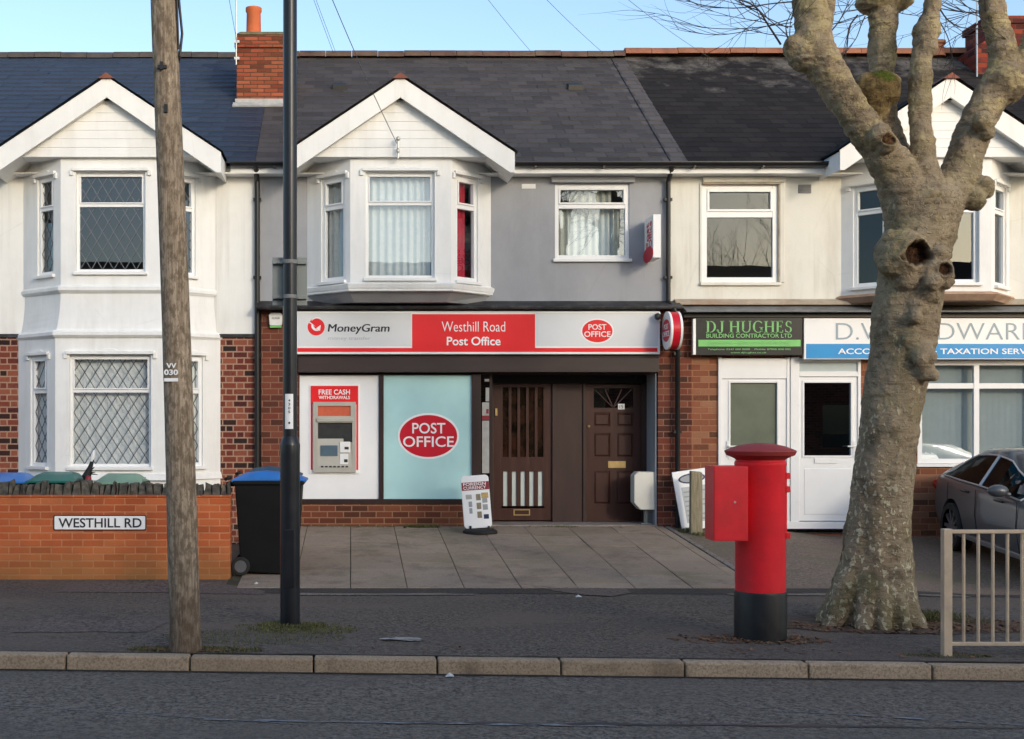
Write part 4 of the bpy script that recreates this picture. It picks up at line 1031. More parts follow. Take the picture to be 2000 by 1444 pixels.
# chimney of the right house
CY3 = 3.0; ch = MB(); xa3, xb3 = X_(1908, CY3), X_(2010, CY3); z3 = Z_(32, CY3)
ch.box(xa3, xb3, CY3, CY3+.75, 7.0, Z_(92,CY3)); ch.hexa([(xa3,CY3,Z_(92,CY3)),(xb3,CY3,Z_(92,CY3)),(xb3,CY3+.75,Z_(92,CY3)),(xa3,CY3+.75,Z_(92,CY3)),(xa3+.18,CY3,Z_(76,CY3)),(xb3,CY3,Z_(76,CY3)),(xb3,CY3+.75,Z_(76,CY3)),(xa3+.18,CY3+.75,Z_(76,CY3))])
ch.box(xa3+.18, xb3, CY3+.002, CY3+.75, Z_(76,CY3), z3-.12); ch.box(xa3+.14, xb3+.04, CY3-.035, CY3+.78, z3-.12, z3)
chm = part(ch, 'chimney', mt['brick_dark_chimney'], h3)
ch = MB(); ax = X_(1902, CY3); ch.tube([(ax,CY3-.1,7.2),(ax,CY3-.1,9.4)], .014, 6); 
for i in range(5): ch.tube([(ax-.2, CY3-.1, 9.0+.08*i), (ax+.2, CY3-.1, 9.0+.08*i)], .004, 5)
part(ch, 'aerial', mt['steel'], chm)
b = MB(); b.lathe([(.15,0),(.15,.06),(.12,.10),(.12,.20),(.15,.22),(.15,.27),(.1,.27)], (X_(1829, RY), RY, RZ+.0), 18); part(b, 'ridge_pot', mt['ridge_right'], h3, smooth=True)
# ================================================================== houses across the road (behind the viewer)
hop = thing('opposite_terrace', 'long brick terrace with a tiled roof across the road behind the viewer', 'house row', (0, -24, 0))
b = MB(); OP = frame((0,-22.5), (1,0), (0,1))
hol = []
for i in range(-6, 8):
    hol += [(i*3+.3, i*3+1.9, 1.0, 2.4), (i*3+.3, i*3+1.7, 3.5, 4.7)]
b.wall(OP, -21, 25, 0, 5.2, hol, .2); b.box(-21, 25, -30, -29.8, 0, 5.2); b.box(-21, -20.8, -29.8, -22.7, 0, 5.2); b.box(24.8, 25, -29.8, -22.7, 0, 5.2); part(b, 'wall', mt['brick_po'], hop)
b = MB(); b.quad((-21.2,-22.2,5.25),(25.2,-22.2,5.25),(25.2,-26.2,7.4),(-21.2,-26.2,7.4)); b.quad((-21.2,-26.2,7.4),(25.2,-26.2,7.4),(25.2,-30.3,5.25),(-21.2,-30.3,5.25))
b.add([(-21,-22.5,5.2),(-21,-26.2,7.36),(-21,-30,5.2),(25,-22.5,5.2),(25,-26.2,7.36),(25,-30,5.2)], [(0,1,2),(5,4,3)]); part(b, 'roof', mt['ridge_mid'], hop)
for h in hol:
    b = MB(); b.pbox(OP, h[0], h[1], h[2], h[3], -.15, -.13); part(b, 'window', mt['glass_dark'], hop)
# ================================================================== SIGNS
YF = -.175
PF = front_at(YF)
def fx(px): return X_(px, YF)
def fz(py): return Z_(py, YF)
sg = thing('fascia_sign', 'long white and red fascia sign over the post office shopfront', 'shop sign', (fx(930), YF, fz(692)))
b = MB(); b.box(fx(580), fx(1289), YF, YF+.07, fz(692), fz(608)); bd = part(b, 'sign_board', mt['sign_white'], sg, bevel=.004)
for q in ((583, 803), (1047, 1285)): b = MB(); b.prism([(fx(q[0]),fz(676)),(fx(q[1]),fz(676)),(fx(q[1]),fz(611.5)),(fx(q[0]),fz(611.5))], PF, 0, .005); part(b, 'grey_panel', mt['sign_grey'], sg)
b = MB(); b.prism([(fx(805),fz(680)),(fx(1045),fz(680)),(fx(1045),fz(614)),(fx(805),fz(614))], PF, 0, .006); part(b, 'red_panel', mt['red_sign'], sg)
b = MB(); b.prism([(fx(581),fz(687.5)),(fx(1284),fz(687.5)),(fx(1284),fz(680)),(fx(581),fz(680))], PF, 0, .0045); part(b, 'red_band', mt['red_sign'], sg)
text('Westhill Road', 'lettering', mt['text_pale'] if 0 else mt['sign_white'], sg, PF, fx(924.5), fz(648), .140, fx(986)-fx(862), -.006, d=.007)
text('Post Office', 'lettering', mt['sign_white'], sg, PF, fx(925), fz(675), .122, fx(977)-fx(872), .016, d=.007)
for q in (0, .007): text('MoneyGram', 'lettering', mt['text_black'], sg, PF, fx(640)+q, fz(653), .142, fx(760)-fx(640), .0, d=.006+q*.06, align='LEFT', shear=.12)
text('money transfer', 'lettering', mt['text_pale'], sg, PF, fx(641), fz(666), .062, fx(724)-fx(641), .0, d=.006, align='LEFT')
b = MB(); oc = (fx(617.5), fz(639))
def crescent(ro, ri, off, a0, a1, n=26):
    o = [(oc[0]+ro*math.cos(a0+(a1-a0)*i/n), oc[1]+ro*math.sin(a0+(a1-a0)*i/n)) for i in range(n+1)]
    q = [(oc[0]+off[0]+ri*math.cos(a1+(a0-a1)*i/n), oc[1]+off[1]+ri*math.sin(a1+(a0-a1)*i/n)) for i in range(n+1)]
    for i in range(n):
        b.prism([o[i], o[i+1], q[n-i-1], q[n-i]], PF, 0, .0065)
crescent(.120, .001, (0,0), R(150), R(500))
part(b, 'red_emblem', mt['red_sign'], sg)
b = MB()
def swoosh(r0, r1, a0, a1, n=14):
    for i in range(n):
        A, B = a0+(a1-a0)*i/n, a0+(a1-a0)*(i+1)/n
        wA, wB = r1*math.sin(math.pi*(i/n*.8+.2)), r1*math.sin(math.pi*((i+1)/n*.8+.2))
        q = [((r0+s_*w)*math.cos(a), (r0+s_*w)*math.sin(a)) for a, w, s_ in ((A,wA,-1),(A,wA,1),(B,wB,1),(B,wB,-1))]
        b.prism([(oc[0]+.02+x, oc[1]+.03+y) for x, y in q][::(-1 if a1 > a0 else 1)], PF, .006, .008)
swoosh(.075, .017, R(170), R(300)); b.prism([(oc[0]+.0,oc[1]-.02),(oc[0]+.055,oc[1]-.055),(oc[0]+.065,oc[1]+.03)], PF, .006, .008)
swoosh(.10, .008, R(60), R(150))
part(b, 'white_arrow', mt['sign_white'], sg)
ec, ez = fx(1166.5), fz(647)
b = MB(); b.prism(ellipse(ec, ez, .232, .176, 48), PF, .004, .0065); part(b, 'oval_border', mt['sign_white'], sg)
b = MB(); b.prism(ellipse(ec, ez, .212, .158, 48), PF, .006, .0085); part(b, 'oval_badge', mt['red_sign'], sg)
text('POST', 'lettering', mt['sign_white'], sg, PF, ec, ez+.018, .078, .25, .012, d=.0095); text('OFFICE', 'lettering', mt['sign_white'], sg, PF, ec, ez-.082, .078, .37, .012, d=.0095)

# round projecting sign on the pier
dx0, dx1, dy, dz, dr_ = 4.36, 4.525, -.37, Z_(646, -.37), .258
ds = thing('projecting_sign', 'round red and white drum sign sticking out beside the fascia above the brick pier', 'sign', (4.44, dy, dz-dr_))
def disc(x0, x1, r, n=48):
    mb = MB(); vs = []
    for x in (x0, x1):
        for i in range(n): vs.append((x, dy+r*math.cos(2*math.pi*i/n), dz+r*math.sin(2*math.pi*i/n)))
    mb.add(vs, [tuple(range(n-1, -1, -1)), tuple(range(n, 2*n))]+[(i, (i+1) % n, (i+1) % n+n, i+n) for i in range(n)]); return mb
part(disc(dx0+.03, dx1-.03, dr_), 'red_rim', mt['po_red'], ds, smooth=True)
part(disc(dx0, dx0+.03, dr_+.006), 'white_edge', mt['sign_white'], ds, smooth=True); part(disc(dx1-.03, dx1, dr_+.006), 'white_edge', mt['sign_white'], ds, smooth=True)
PL = frame((dx0, dy), (0,-1), (-1,0))
b = MB(); b.prism(ellipse(0, dz, .21, .155), PL, .0, .003); part(b, 'oval_badge', mt['po_red'], ds)
text('POST', 'lettering', mt['sign_white'], ds, PL, 0, dz+.015, .075, .24, .01, d=.004); text('OFFICE', 'lettering', mt['sign_white'], ds, PL, 0, dz-.085, .075, .35, .01, d=.004)
b = MB(); b.box(4.41, 4.48, dy+dr_-.01, .0, dz-.03, dz+.03); part(b, 'bracket', mt['black_pvc'], ds)

# flag sign on the first floor
ux0, ux1, uz0, uz1 = 4.130, 4.236, 4.04, 4.635
us = thing('flag_sign', 'narrow white flag sign with red lettering and red oval on the grey wall', 'sign', (4.18, -.3, uz0))
b = MB(); b.box(ux0, ux1, -.56, -.06, uz0, uz1); part(b, 'sign_box', mt['sign_white'], us, bevel=.006)
PU = frame((ux0, 0), (0,-1), (-1,0))
b = MB(); b.prism(ellipse(.29, uz0+.075, .28, .105), PU, .0, .006); part(b, 'oval_badge', mt['po_red'], us)
PV = lambda u, z, d=0: PU(.31-(z-4.38), 4.38+(u-.31), d)      # lettering that climbs the sign
text('Post', 'lettering', mt['po_red'], us, PV, .31, 4.36, .16, .36, .012, d=.001)
text('Office', 'lettering', mt['po_red'], us, PV, .31, 4.20, .16, .36, .012, d=.001)
b = MB(); b.box(ux0+.03, ux1-.03, -.06, .0, uz0+.12, uz0+.18); b.box(ux0+.03, ux1-.03, -.06, .0, uz1-.18, uz1-.12); part(b, 'bracket', mt['black_pvc'], us)

# builder's sign, black and green
YG = -.17; PG = front_at(YG)
def gx(p): return X_(p, YG)
def gzz(p): return Z_(p, YG)
gs = thing('shop_sign', 'black shop sign with green serif lettering and a bright green band', 'shop sign', (gx(1462), YG, gzz(695)))
b = MB(); b.box(gx(1359), gx(1567), YG, YG+.03, gzz(694), gzz(621)); part(b, 'sign_board', mt['sign_black'], gs, bevel=.003)
b = MB(); b.box(gx(1353.5), gx(1358.7), YG-.01, YG+.06, gzz(693), gzz(623)); part(b, 'white_edge', mt['sign_white'], gs)
b = MB(); b.prism([(gx(1364),gzz(677)),(gx(1563.5),gzz(677)),(gx(1563.5),gzz(664)),(gx(1364),gzz(664))], PG, 0, .003); part(b, 'green_band', mt['bar_green'], gs)
# serif capitals built from strokes: (stems, arcs)
def serif(word, x0, z0, h, total):
    mb = MB(); TH, TN, SE = .17, .06, .05
    def rect(a, b_, c, d): mb.prism([(X+a*k, z0+c*h), (X+b_*k, z0+c*h), (X+b_*k, z0+d*h), (X+a*k, z0+d*h)], PG, 0, .004)
    def stem(a, t=TH, lo=0, hi=1): rect(a, a+t, lo, hi)
    def foot(a, t=TH, z=0): rect(a-.09, a+t+.09, z, z+SE)
    def arc(cx, cz, rx, rz, a0, a1, t0, t1, n=18):
        for i in range(n):
            p = []
            for j in (i, i+1):
                an = R(a0+(a1-a0)*j/n); w = t0+(t1-t0)*abs(math.cos(an)); p.append((an, w))
            (A, wa), (B, wb) = p
            q = [(X+(cx+rx*math.cos(A))*k, z0+(cz+rz*math.sin(A))*h), (X+(cx+rx*math.cos(B))*k, z0+(cz+rz*math.sin(B))*h),
                 (X+(cx+(rx-wb)*math.cos(B))*k, z0+(cz+(rz-TN)*math.sin(B))*h), (X+(cx+(rx-wa)*math.cos(A))*k, z0+(cz+(rz-TN)*math.sin(A))*h)]
            if a1 < a0: q = q[::-1]
            mb.prism(q, PG, 0, .004)
    W = {'D':.86,'J':.58,'H':.92,'U':.90,'G':.92,'E':.70,'S':.62,' ':.30}
    tot = sum(W[c] for c in word)+.08*(len(word)-1); k = total/tot; X = x0
    for ch_ in word:
        if ch_ == 'D': stem(.08); foot(.08); foot(.08, z=1-SE); arc(.30, .5, .54, .5, -90, 90, .06, TH); rect(.2,.32,0,TN); rect(.2,.32,1-TN,1)
        if ch_ == 'J': stem(.34, lo=.22); foot(.34, z=1-SE); arc(.25, .22, .26, .27, -170, 0, .07, TH); rect(-.03,.11,.10,.26)
        if ch_ == 'H': stem(.08); stem(.66); foot(.08); foot(.66); foot(.08, z=1-SE); foot(.66, z=1-SE); rect(.2,.7,.48,.48+TN)
        if ch_ == 'U': stem(.09, lo=.3); stem(.72, .09, .3); foot(.09, z=1-SE); foot(.72, .09, 1-SE); arc(.45, .33, .36, .33, 180, 360, .06, .12)
        if ch_ == 'G': arc(.50, .5, .46, .51, 40, 330, .06, TH); stem(.70, .16, .08, .46); foot(.70, .14, .42)
        if ch_ == 'E': stem(.08); foot(.08); foot(.08, z=1-SE); rect(.2,.62,0,TN); rect(.2,.60,1-TN,1); rect(.2,.48,.5,.5+TN); rect(.57,.63,0,.22); rect(.55,.60,.8,1); rect(.44,.48,.40,.66)
        if ch_ == 'S': arc(.31, .74, .25, .26, 30, 270, .06, .13); arc(.31, .26, .27, .26, 90, -150, .06, .14); rect(.50,.55,.72,.95); rect(.03,.08,.05,.3)
        X += (W[ch_]+.08)*k
    return part(mb, 'lettering', mt['text_green'], gs)
serif('DJ HUGHES', gx(1379), gzz(650), gzz(627)-gzz(650), gx(1547)-gx(1379))
text('BUILDING CONTRACTOR LTD', 'lettering', mt['text_green'], gs, PG, gx(1463), gzz(660), .058, gx(1547)-gx(1380), .012, d=.001)
text('EXTENSIONS · ALTERATIONS · NEW BUILD', 'lettering', mt['text_green'], gs, PG, gx(1463), gzz(673.5), .045, gx(1545)-gx(1384), .0, d=.0035)
text('Telephone: 0247 000 0000    Mobile: 07000 000 000', 'lettering', mt['text_green'], gs, PG, gx(1463), gzz(685), .030, gx(1545)-gx(1383), .0, d=.001)
text('www.djhughes.co.uk', 'lettering', mt['text_green'], gs, PG, gx(1462), gzz(691.5), .030, gx(1498)-gx(1428), .0, d=.001)

# accountant's sign, white and blue
bs = thing('shop_sign', 'white and blue shop sign of thin grey capitals above the white office doors and window', 'shop sign', (gx(1800), YG, gzz(702)))
bx1 = gx(2085)
b = MB(); b.box(gx(1570), bx1, YG-.01, YG+.04, gzz(702), gzz(622)); part(b, 'sign_board', mt['sign_white'], bs, bevel=.003)
PB = front_at(YG-.01)
b = MB(); b.prism([(gx(1574),gzz(700.5)),(bx1,gzz(700.5)),(bx1,gzz(672)),(gx(1574),gzz(672))], PB, 0, .003); part(b, 'blue_band', mt['sign_blue'], bs)
text('D.WOODWARD', 'lettering', mt['thin_blue_grey'], bs, PB, gx(1632), gzz(664), gzz(631)-gzz(664), gx(2030)-gx(1632), -.010, d=.001, align='LEFT')
text('ACCOUNTANCY & TAXATION SERVICES', 'lettering', mt['sign_white'], bs, PB, gx(1636), gzz(692), gzz(681)-gzz(692), gx(2046)-gx(1636), .014, d=.0035, align='LEFT')

# alarm box, camera, cash machine
ab = thing('alarm_box', 'white bell box with green edge on the left brick pier', 'alarm', (X_(539), 0, Z_(640)))
b = MB(); x0, x1, z0, z1 = X_(525.5), X_(552), Z_(637), Z_(612)
b.prism([(x0+.01,z0+.02),(x0+.02,z0),(x1-.02,z0),(x1-.005,z0+.02),(x1,z1-.03),(x1-.03,z1),(x0+.03,z1),(x0,z1-.03)], FRONT, .0, .07); part(b, 'cover', mt['bay_white'], ab, bevel=.008)
b = MB(); b.prism([(x0+.02,z0-.028),(x1-.02,z0-.028),(x1-.01,z0-.001),(x0+.01,z0-.001)], FRONT, 0, .055); part(b, 'green_lens', mt['bar_green'], ab)
text('ALARM', 'lettering', mt['text_grey'], ab, FRONT, (x0+x1)/2, (z0+z1)/2, .03, .11, .01, d=.071)
cc = thing('security_camera', 'small black dome camera on a white bracket at the right end of the fascia sign', 'camera', (fx(1282), YF, fz(626)))
b = MB(); b.ball((fx(1281), YF-.10, fz(620)), .045, .045, .05); part(b, 'dome', mt['atm_dark'], cc, smooth=True)
b = MB(); b.tube([(fx(1287), YF, fz(613)),(fx(1285), YF-.06, fz(613)),(fx(1282), YF-.10, fz(615))], .022, 10); b.tube([(fx(1287),YF+.02,fz(626)),(fx(1286),YF-.05,fz(626))], .018, 8); part(b, 'bracket', mt['bay_white'], cc, smooth=True)
def ax_(p): return X_(p, YW)
def az_(p): return Z_(p, YW)
at_ = thing('cash_machine', 'metal cash machine with a red header set in the white window panel', 'cash machine', (ax_(653), YW, az_(925)))
b = MB(); b.prism([(ax_(604),az_(926)),(ax_(702),az_(926)),(ax_(702),az_(751)),(ax_(604),az_(751))], PW, 0, .012); part(b, 'surround', mt['sign_white'], at_, bevel=.003)
b = MB(); b.pbox(PW, ax_(607), ax_(699.5), az_(790), az_(754), .012, .022); part(b, 'red_header', mt['red_sign'], at_)
for q in (607, 696): b = MB(); b.pbox(PW, ax_(q), ax_(q+3.5), az_(918), az_(790), .012, .016); part(b, 'red_strip', mt['red_sign'], at_)
text('FREE CASH', 'lettering', mt['sign_white'], at_, PW, ax_(653), az_(771), .072, ax_(683)-ax_(622), .016, d=.0225); text('WITHDRAWALS', 'lettering', mt['sign_white'], at_, PW, ax_(653), az_(780), .048, ax_(683)-ax_(622), .016, d=.0225)
b = MB(); b.wall(lambda u, z, d=0: PW(u, z, d+.05), ax_(611.5), ax_(695), az_(923), az_(785.5), [(ax_(621), ax_(688), az_(911), az_(826)), (ax_(621), ax_(685), az_(813), az_(793))], .04)
b.pbox(PW, ax_(619), ax_(690), az_(824), az_(817), .05, .075); fas = part(b, 'metal_fascia', mt['atm_metal'], at_, bevel=.004)
b = MB(); b.pbox(PW, ax_(621), ax_(685), az_(813), az_(793), .012, .03); part(b, 'orange_display', mt['atm_orange'], at_)
b = MB(); b.hexa([PW(ax_(621),az_(911),.045),PW(ax_(688),az_(911),.045),PW(ax_(688),az_(911),.012),PW(ax_(621),az_(911),.012),PW(ax_(621),az_(857),.02),PW(ax_(688),az_(857),.02),PW(ax_(688),az_(857),.012),PW(ax_(621),az_(857),.012)]); part(b, 'console', mt['atm_metal'], at_)
b = MB(); b.pbox(PW, ax_(621), ax_(688), az_(857), az_(826), .012, .014); b.pbox(PW, ax_(671), ax_(688), az_(864), az_(850), .014, .03); part(b, 'dark_recess', mt['atm_dark'], at_)
b = MB(); b.pbox(PW, ax_(626), ax_(659.5), az_(891), az_(870), .02, .044); part(b, 'screen', mt['atm_screen'], at_, bevel=.003)
b = MB(); b.pbox(PW, ax_(664), ax_(684), az_(884), az_(863), .02, .048); b.pbox(PW, ax_(664), ax_(680), az_(907), az_(887), .02, .05); part(b, 'keypad', mt['bay_white'], at_, bevel=.004)
b = MB(); b.pbox(PW, ax_(673), ax_(681), az_(878), az_(873), .04, .052); b.pbox(PW, ax_(672), ax_(679), az_(903), az_(897), .04, .054)
for i in range(7): b.pbox(PW, ax_(627+i*8), ax_(632+i*8), az_(913), az_(910), .02, .055)
part(b, 'card_slot', mt['atm_dark'], at_)

# off-white box beside the porch
mbx = thing('meter_box', 'off-white plastic box on a short stand at the right of the porch', 'box', (4.16, .12, .3))
b = MB(); X0, X1 = X_(1238, .05), X_(1279, .05); za, zb_ = Z_(996,.05), Z_(922,.05)
b.prism([(X0+.09,za),(X1,za-.0),(X1,zb_),(X0+.05,zb_),(X0+.0,zb_-.05),(X0,za+.10)], front_at(.05), -.22, 0.02); part(b, 'cover', mt['meter_box'], mbx, bevel=.012)
b = MB(); b.box(X0+.17, X0+.22, .15, .2, .3, za); b.box(X0+.12, X0+.27, .10, .25, .335, .35); part(b, 'stand', mt['galv'], mbx)

# A-board, leaning board, timber post
def rolled(o, yaw, roll, lean):                  # upright board frame with small turns; u,z local, origin at the foot
    m = Matrix.Translation(o) @ Matrix.Rotation(R(yaw), 4, 'Z') @ Matrix.Rotation(R(lean), 4, 'X') @ Matrix.Rotation(R(-roll), 4, 'Y')
    return lambda u, z, d=0.0: tuple(m @ Vector((u, -d, z)))
YA = -.62; xa_ = X_(935, YA); zg = gz(xa_, YA)+.012
asn = thing('pavement_sign', 'white pavement poster sign with a red header on a black rubber foot', 'pavement sign', (xa_, YA, zg))
PA = rolled((xa_, YA, zg), 0, 4, -4)
hw = .190
b = MB(); 
def rrect(u0, u1, z0, z1, r, n=5):
    pts = []
    for cx, cz, a in ((u1-r,z0+r,-90),(u1-r,z1-r,0),(u0+r,z1-r,90),(u0+r,z0+r,180)):
        for i in range(n+1): an = R(a+90*i/n); pts.append((cx+r*math.cos(an), cz+r*math.sin(an)))
    return pts
b.prism(rrect(-hw, hw, .07, .79, .05), PA, -.02, .02); part(b, 'panel', mt['sign_white'], asn, bevel=.004)
b = MB(); b.pbox(PA, -hw+.004, hw-.002, .59, .70, .02, .024); part(b, 'red_header', mt['red_dark'], asn)
text('FOREIGN', 'lettering', mt['sign_white'], asn, PA, -.01, .652, .042, .31, .012, d=.025); text('CURRENCY', 'lettering', mt['sign_white'], asn, PA, -.01, .601, .042, .31, .012, d=.025)
random.seed(3)
for i, (u, z, w_, h_, mm) in enumerate(((-.10,.50,.06,.05,'cream_curtain'),(-.085,.40,.035,.06,'text_grey'),(-.085,.31,.03,.06,'text_grey'),(.03,.49,.045,.07,'weathered_wood'),(.03,.37,.045,.07,'weathered_wood'),(.03,.25,.045,.07,'weathered_wood'),(.12,.51,.07,.06,'brass'),(.115,.44,.05,.05,'text_grey'),(.115,.35,.05,.06,'text_grey'),(.12,.22,.05,.05,'navy'))):
    b = MB(); b.pbox(PA, u-w_*.68, u+w_*.68, z-h_*.62, z+h_*.62, .02, .0235)
    part(b, 'printed_picture', mt[mm], asn)
b = MB()
ring = [(.235*math.cos(2*math.pi*i/28), .17*math.sin(2*math.pi*i/28)) for i in range(28)]
vs = [(xa_+p[0]+.02, YA+p[1], zg) for p in ring]+[(xa_+p[0]+.02, YA+p[1], zg+.035) for p in ring]+[(xa_+.02+p[0]*.8, YA+p[1]*.75, zg+.06) for p in ring]
b.add(vs, [(i, (i+1) % 28, (i+1) % 28+28, i+28) for i in range(28)]+[(i+28, (i+1) % 28+28, (i+1) % 28+56, i+56) for i in range(28)]+[tuple(range(56, 84)), tuple(range(27,-1,-1))])
b.box(xa_-.13, xa_-.10, YA-.03, YA+.03, zg+.04, zg+.10); b.box(xa_+.12, xa_+.15, YA-.03, YA+.03, zg+.04, zg+.10); part(b, 'rubber_foot', mt['rubber'], asn)
YLb = -.30; xl = X_(1352, YLb); zl = gz(xl+.2, YLb)+.02
lb = thing('sign_board', 'white board with a navy oval leaning behind the timber post beside the brick pier', 'notice board', (xl, YLb, zl))
PLb = rolled((xl+.09, YLb-.02, zl), 0, 8, -8)
b = MB(); b.pbox(PLb, -.24, .26, .0, .83, -.012, .012); part(b, 'panel', mt['sign_white'], lb, bevel=.003)
b = MB(); b.prism(ellipse(.02, .71, .19, .07), PLb, .012, .0145); part(b, 'navy_oval', mt['navy'], lb)
b = MB(); b.prism(ellipse(.02, .71, .165, .05), PLb, .0145, .016); part(b, 'oval_inset', mt['text_grey'], lb)
b = MB(); b.pbox(PLb, -.15, .22, .10, .60, .012, .0135); part(b, 'grey_print', mt['text_pale'], lb)
for i in range(7):
    b = MB(); b.pbox(PLb, -.13, .20-.05*(i % 3), .13+i*.065, .15+i*.065, .0135, .015); part(b, 'print_line', mt['text_grey'], lb)
YPo = -.62; xp = X_(1359, YPo); zp = gz(xp, YPo)
wpst = thing('timber_post', 'short weathered timber post standing in front of the leaning white board', 'post', (xp, YPo, zp))
b = MB(); k = .082; b.hexa([(xp-k,YPo-.05,zp-.1),(xp+k,YPo-.05,zp-.1),(xp+k,YPo+.05,zp-.1),(xp-k,YPo+.05,zp-.1),(xp-k+.006,YPo-.05,zp+.855),(xp+k-.004,YPo-.05,zp+.84),(xp+k-.004,YPo+.05,zp+.85),(xp-k+.006,YPo+.05,zp+.865)]); part(b, 'timber', mt['weathered_wood'], wpst, bevel=.01)

# ================================================================== GARDEN WALL, ROAD NAME, BINS
YGW = -3.70
gw = thing('garden_wall', 'low orange brick garden wall with a ragged dark coping', 'wall', (-4, YGW+.1, 0))
GX = X_(449, YGW)
b = MB(); b.box(-10, GX, YGW, YGW+.22, -.15, Z_(972,YGW)); b.box(-10, GX+.01, YGW-.012, YGW+.23, Z_(972,YGW), Z_(967,YGW))
part(b, 'brick_wall', mt['brick_garden'], gw, bevel=.005)
b = MB(); x = -10.0; random.seed(11)
while x < GX-.02:
    w_ = random.uniform(.03, .11); x1 = min(x+w_, GX); h_ = random.uniform(.10, .150); y0 = YGW+random.uniform(-.01,.02)
    zt_ = Z_(967,YGW); j = lambda: random.uniform(-.022,.022)
    b.hexa([(x+.004,y0,zt_),(x1-.004,y0+j(),zt_),(x1-.004,YGW+.2,zt_),(x+.004,YGW+.2,zt_),(x+.012+j(),y0+.02,zt_+h_+j()),(x1-.012+j(),y0+.02,zt_+h_+j()),(x1-.01,YGW+.18,zt_+h_+j()),(x+.01,YGW+.18,zt_+h_+j())], random.random()); x = x1
part(b, 'coping', mt['coping'], gw, bevel=.012)
rn = thing('road_name_sign', 'white road name plate with black capitals on the orange garden wall', 'road sign', (X_(195,YGW), YGW, Z_(1036,YGW)))
PR = front_at(YGW-.012)
b = MB(); b.prism(rrect(X_(105,YGW), X_(286,YGW), Z_(1036,YGW), Z_(1006,YGW), .018), PR, -.012, 0); part(b, 'black_frame', mt['sign_black'], rn)
b = MB(); b.prism(rrect(X_(107,YGW), X_(284,YGW), Z_(1034,YGW), Z_(1008,YGW), .012), PR, 0, .002); part(b, 'plate', mt['sign_white'], rn)
text('WESTHILL RD', 'lettering', mt['text_black'], rn, PR, X_(196,YGW), Z_(1030.5,YGW), Z_(1012,YGW)-Z_(1030.5,YGW), X_(278,YGW)-X_(116,YGW), .012, d=.003)

def wheelie(label, lid, loc, rot, ww=.58, dd=.72, hh=1.0, group=None):
    """body upright; wheels and hinge on the local -X side"""
    r = thing('wheelie_bin', label, 'wheelie bin', (0,0,0), group)
    a0, a1 = dd/2-.07, dd/2; b0, b1 = ww/2-.05, ww/2
    b = MB(); b.hexa([(-a0,-b0,.04),(a0,-b0,.0),(a0,b0,.0),(-a0,b0,.04),(-a1,-b1,hh),(a1,-b1,hh),(a1,b1,hh),(-a1,b1,hh)])
    b.box(-a1-.02, a1+.025, -b1-.02, b1+.02, hh-.05, hh); b.box(-a1-.10, -a1, -b1+.06, b1-.06, hh-.07, hh-.02)
    part(b, 'body', mt['bin_black'], r, bevel=.014)
    L = MB(); rows = []
    prof = [(-a1-.03,.012,b1+.01),(-a1+.1,.075,b1-.0),(-.05,.10,b1-.03),(a1-.1,.07,b1-.0),(a1+.05,.010,b1+.015)]
    vs = []
    for x, z, hwid in prof:
        for s_ in (-1, -.72, .72, 1): vs.append((x, s_*hwid, hh+(z if abs(s_) < 1 else z*.25)))
    fs = [(i*4+j, (i+1)*4+j, (i+1)*4+j+1, i*4+j+1) for i in range(4) for j in range(3)]
    n = len(vs); vs += [(x, s_*hwid, hh-.012) for x, z, hwid in prof for s_ in (-1, 1)]
    fs += [(i*4, n+i*2, n+i*2+2, i*4+4) for i in range(4)]+[(i*4+3, i*4+7, n+i*2+3, n+i*2+1) for i in range(4)]
    fs += [(0,1,2,3,n+1,n), tuple([16+3,16+2,16+1,16,n+8,n+9])]
    fs += [(n+i*2, n+i*2+1, n+i*2+3, n+i*2+2) for i in range(4)]
    L.add(vs, fs); part(L, 'lid', lid, r, smooth=True, angle=25)
    hb = MB(); hb.tube([(-a1-.10,-b1+.05,hh+.015),(-a1-.10,b1-.05,hh+.015)], .022, 8); part(hb, 'hinge_bar', mt['bin_black'], r)
    for s_ in (-1, 1):
        wm = MB(); vs = []
        wx, wz, wr = -a0-.0, .105, .105
        wm.tube([(wx, s_*(b0+.005), wz),(wx, s_*(b0+.05), wz)], wr, 24); wh = part(wm, 'wheel', mt['rubber'], r, bevel=.01)
        hm = MB(); hm.tube([(wx, s_*(b0+.045), wz),(wx, s_*(b0+.056), wz)], .068, 20); part(hm, 'hub', mt['wheel_grey'], wh)
    r.location = loc; r.rotation_euler = (0, 0, R(rot)); return r
xb0 = (X_(457,-3.6)+X_(590,-3.6))/2
wheelie('black wheelie bin with a bright blue lid beside the end of the garden wall', mt['bin_blue'], (xb0+.0, -3.30, gz(xb0, -3.3)-.005), 0, .58, .76, 1.07)
wheelie('black wheelie bin with a grey-blue lid half hidden behind the bright blue one', mt['bin_slate'], (xb0-.02, -2.55, .15), 0, .54, .62, 1.0)
GB = -2.75
for (px, lid, hz, lab) in ((20,'bin_blue',1.055,'wheelie bin with a blue lid behind the garden wall at its left end'),(113,'bin_teal',1.065,'wheelie bin with a dark green lid behind the garden wall'),(238,'bin_green',1.045,'wheelie bin with a faded pale green lid behind the garden wall')):
    wheelie(lab, mt[lid], (X_(px, GB), GB, .06), -90+random.uniform(-4, 4), .54, .66, hz-.035)
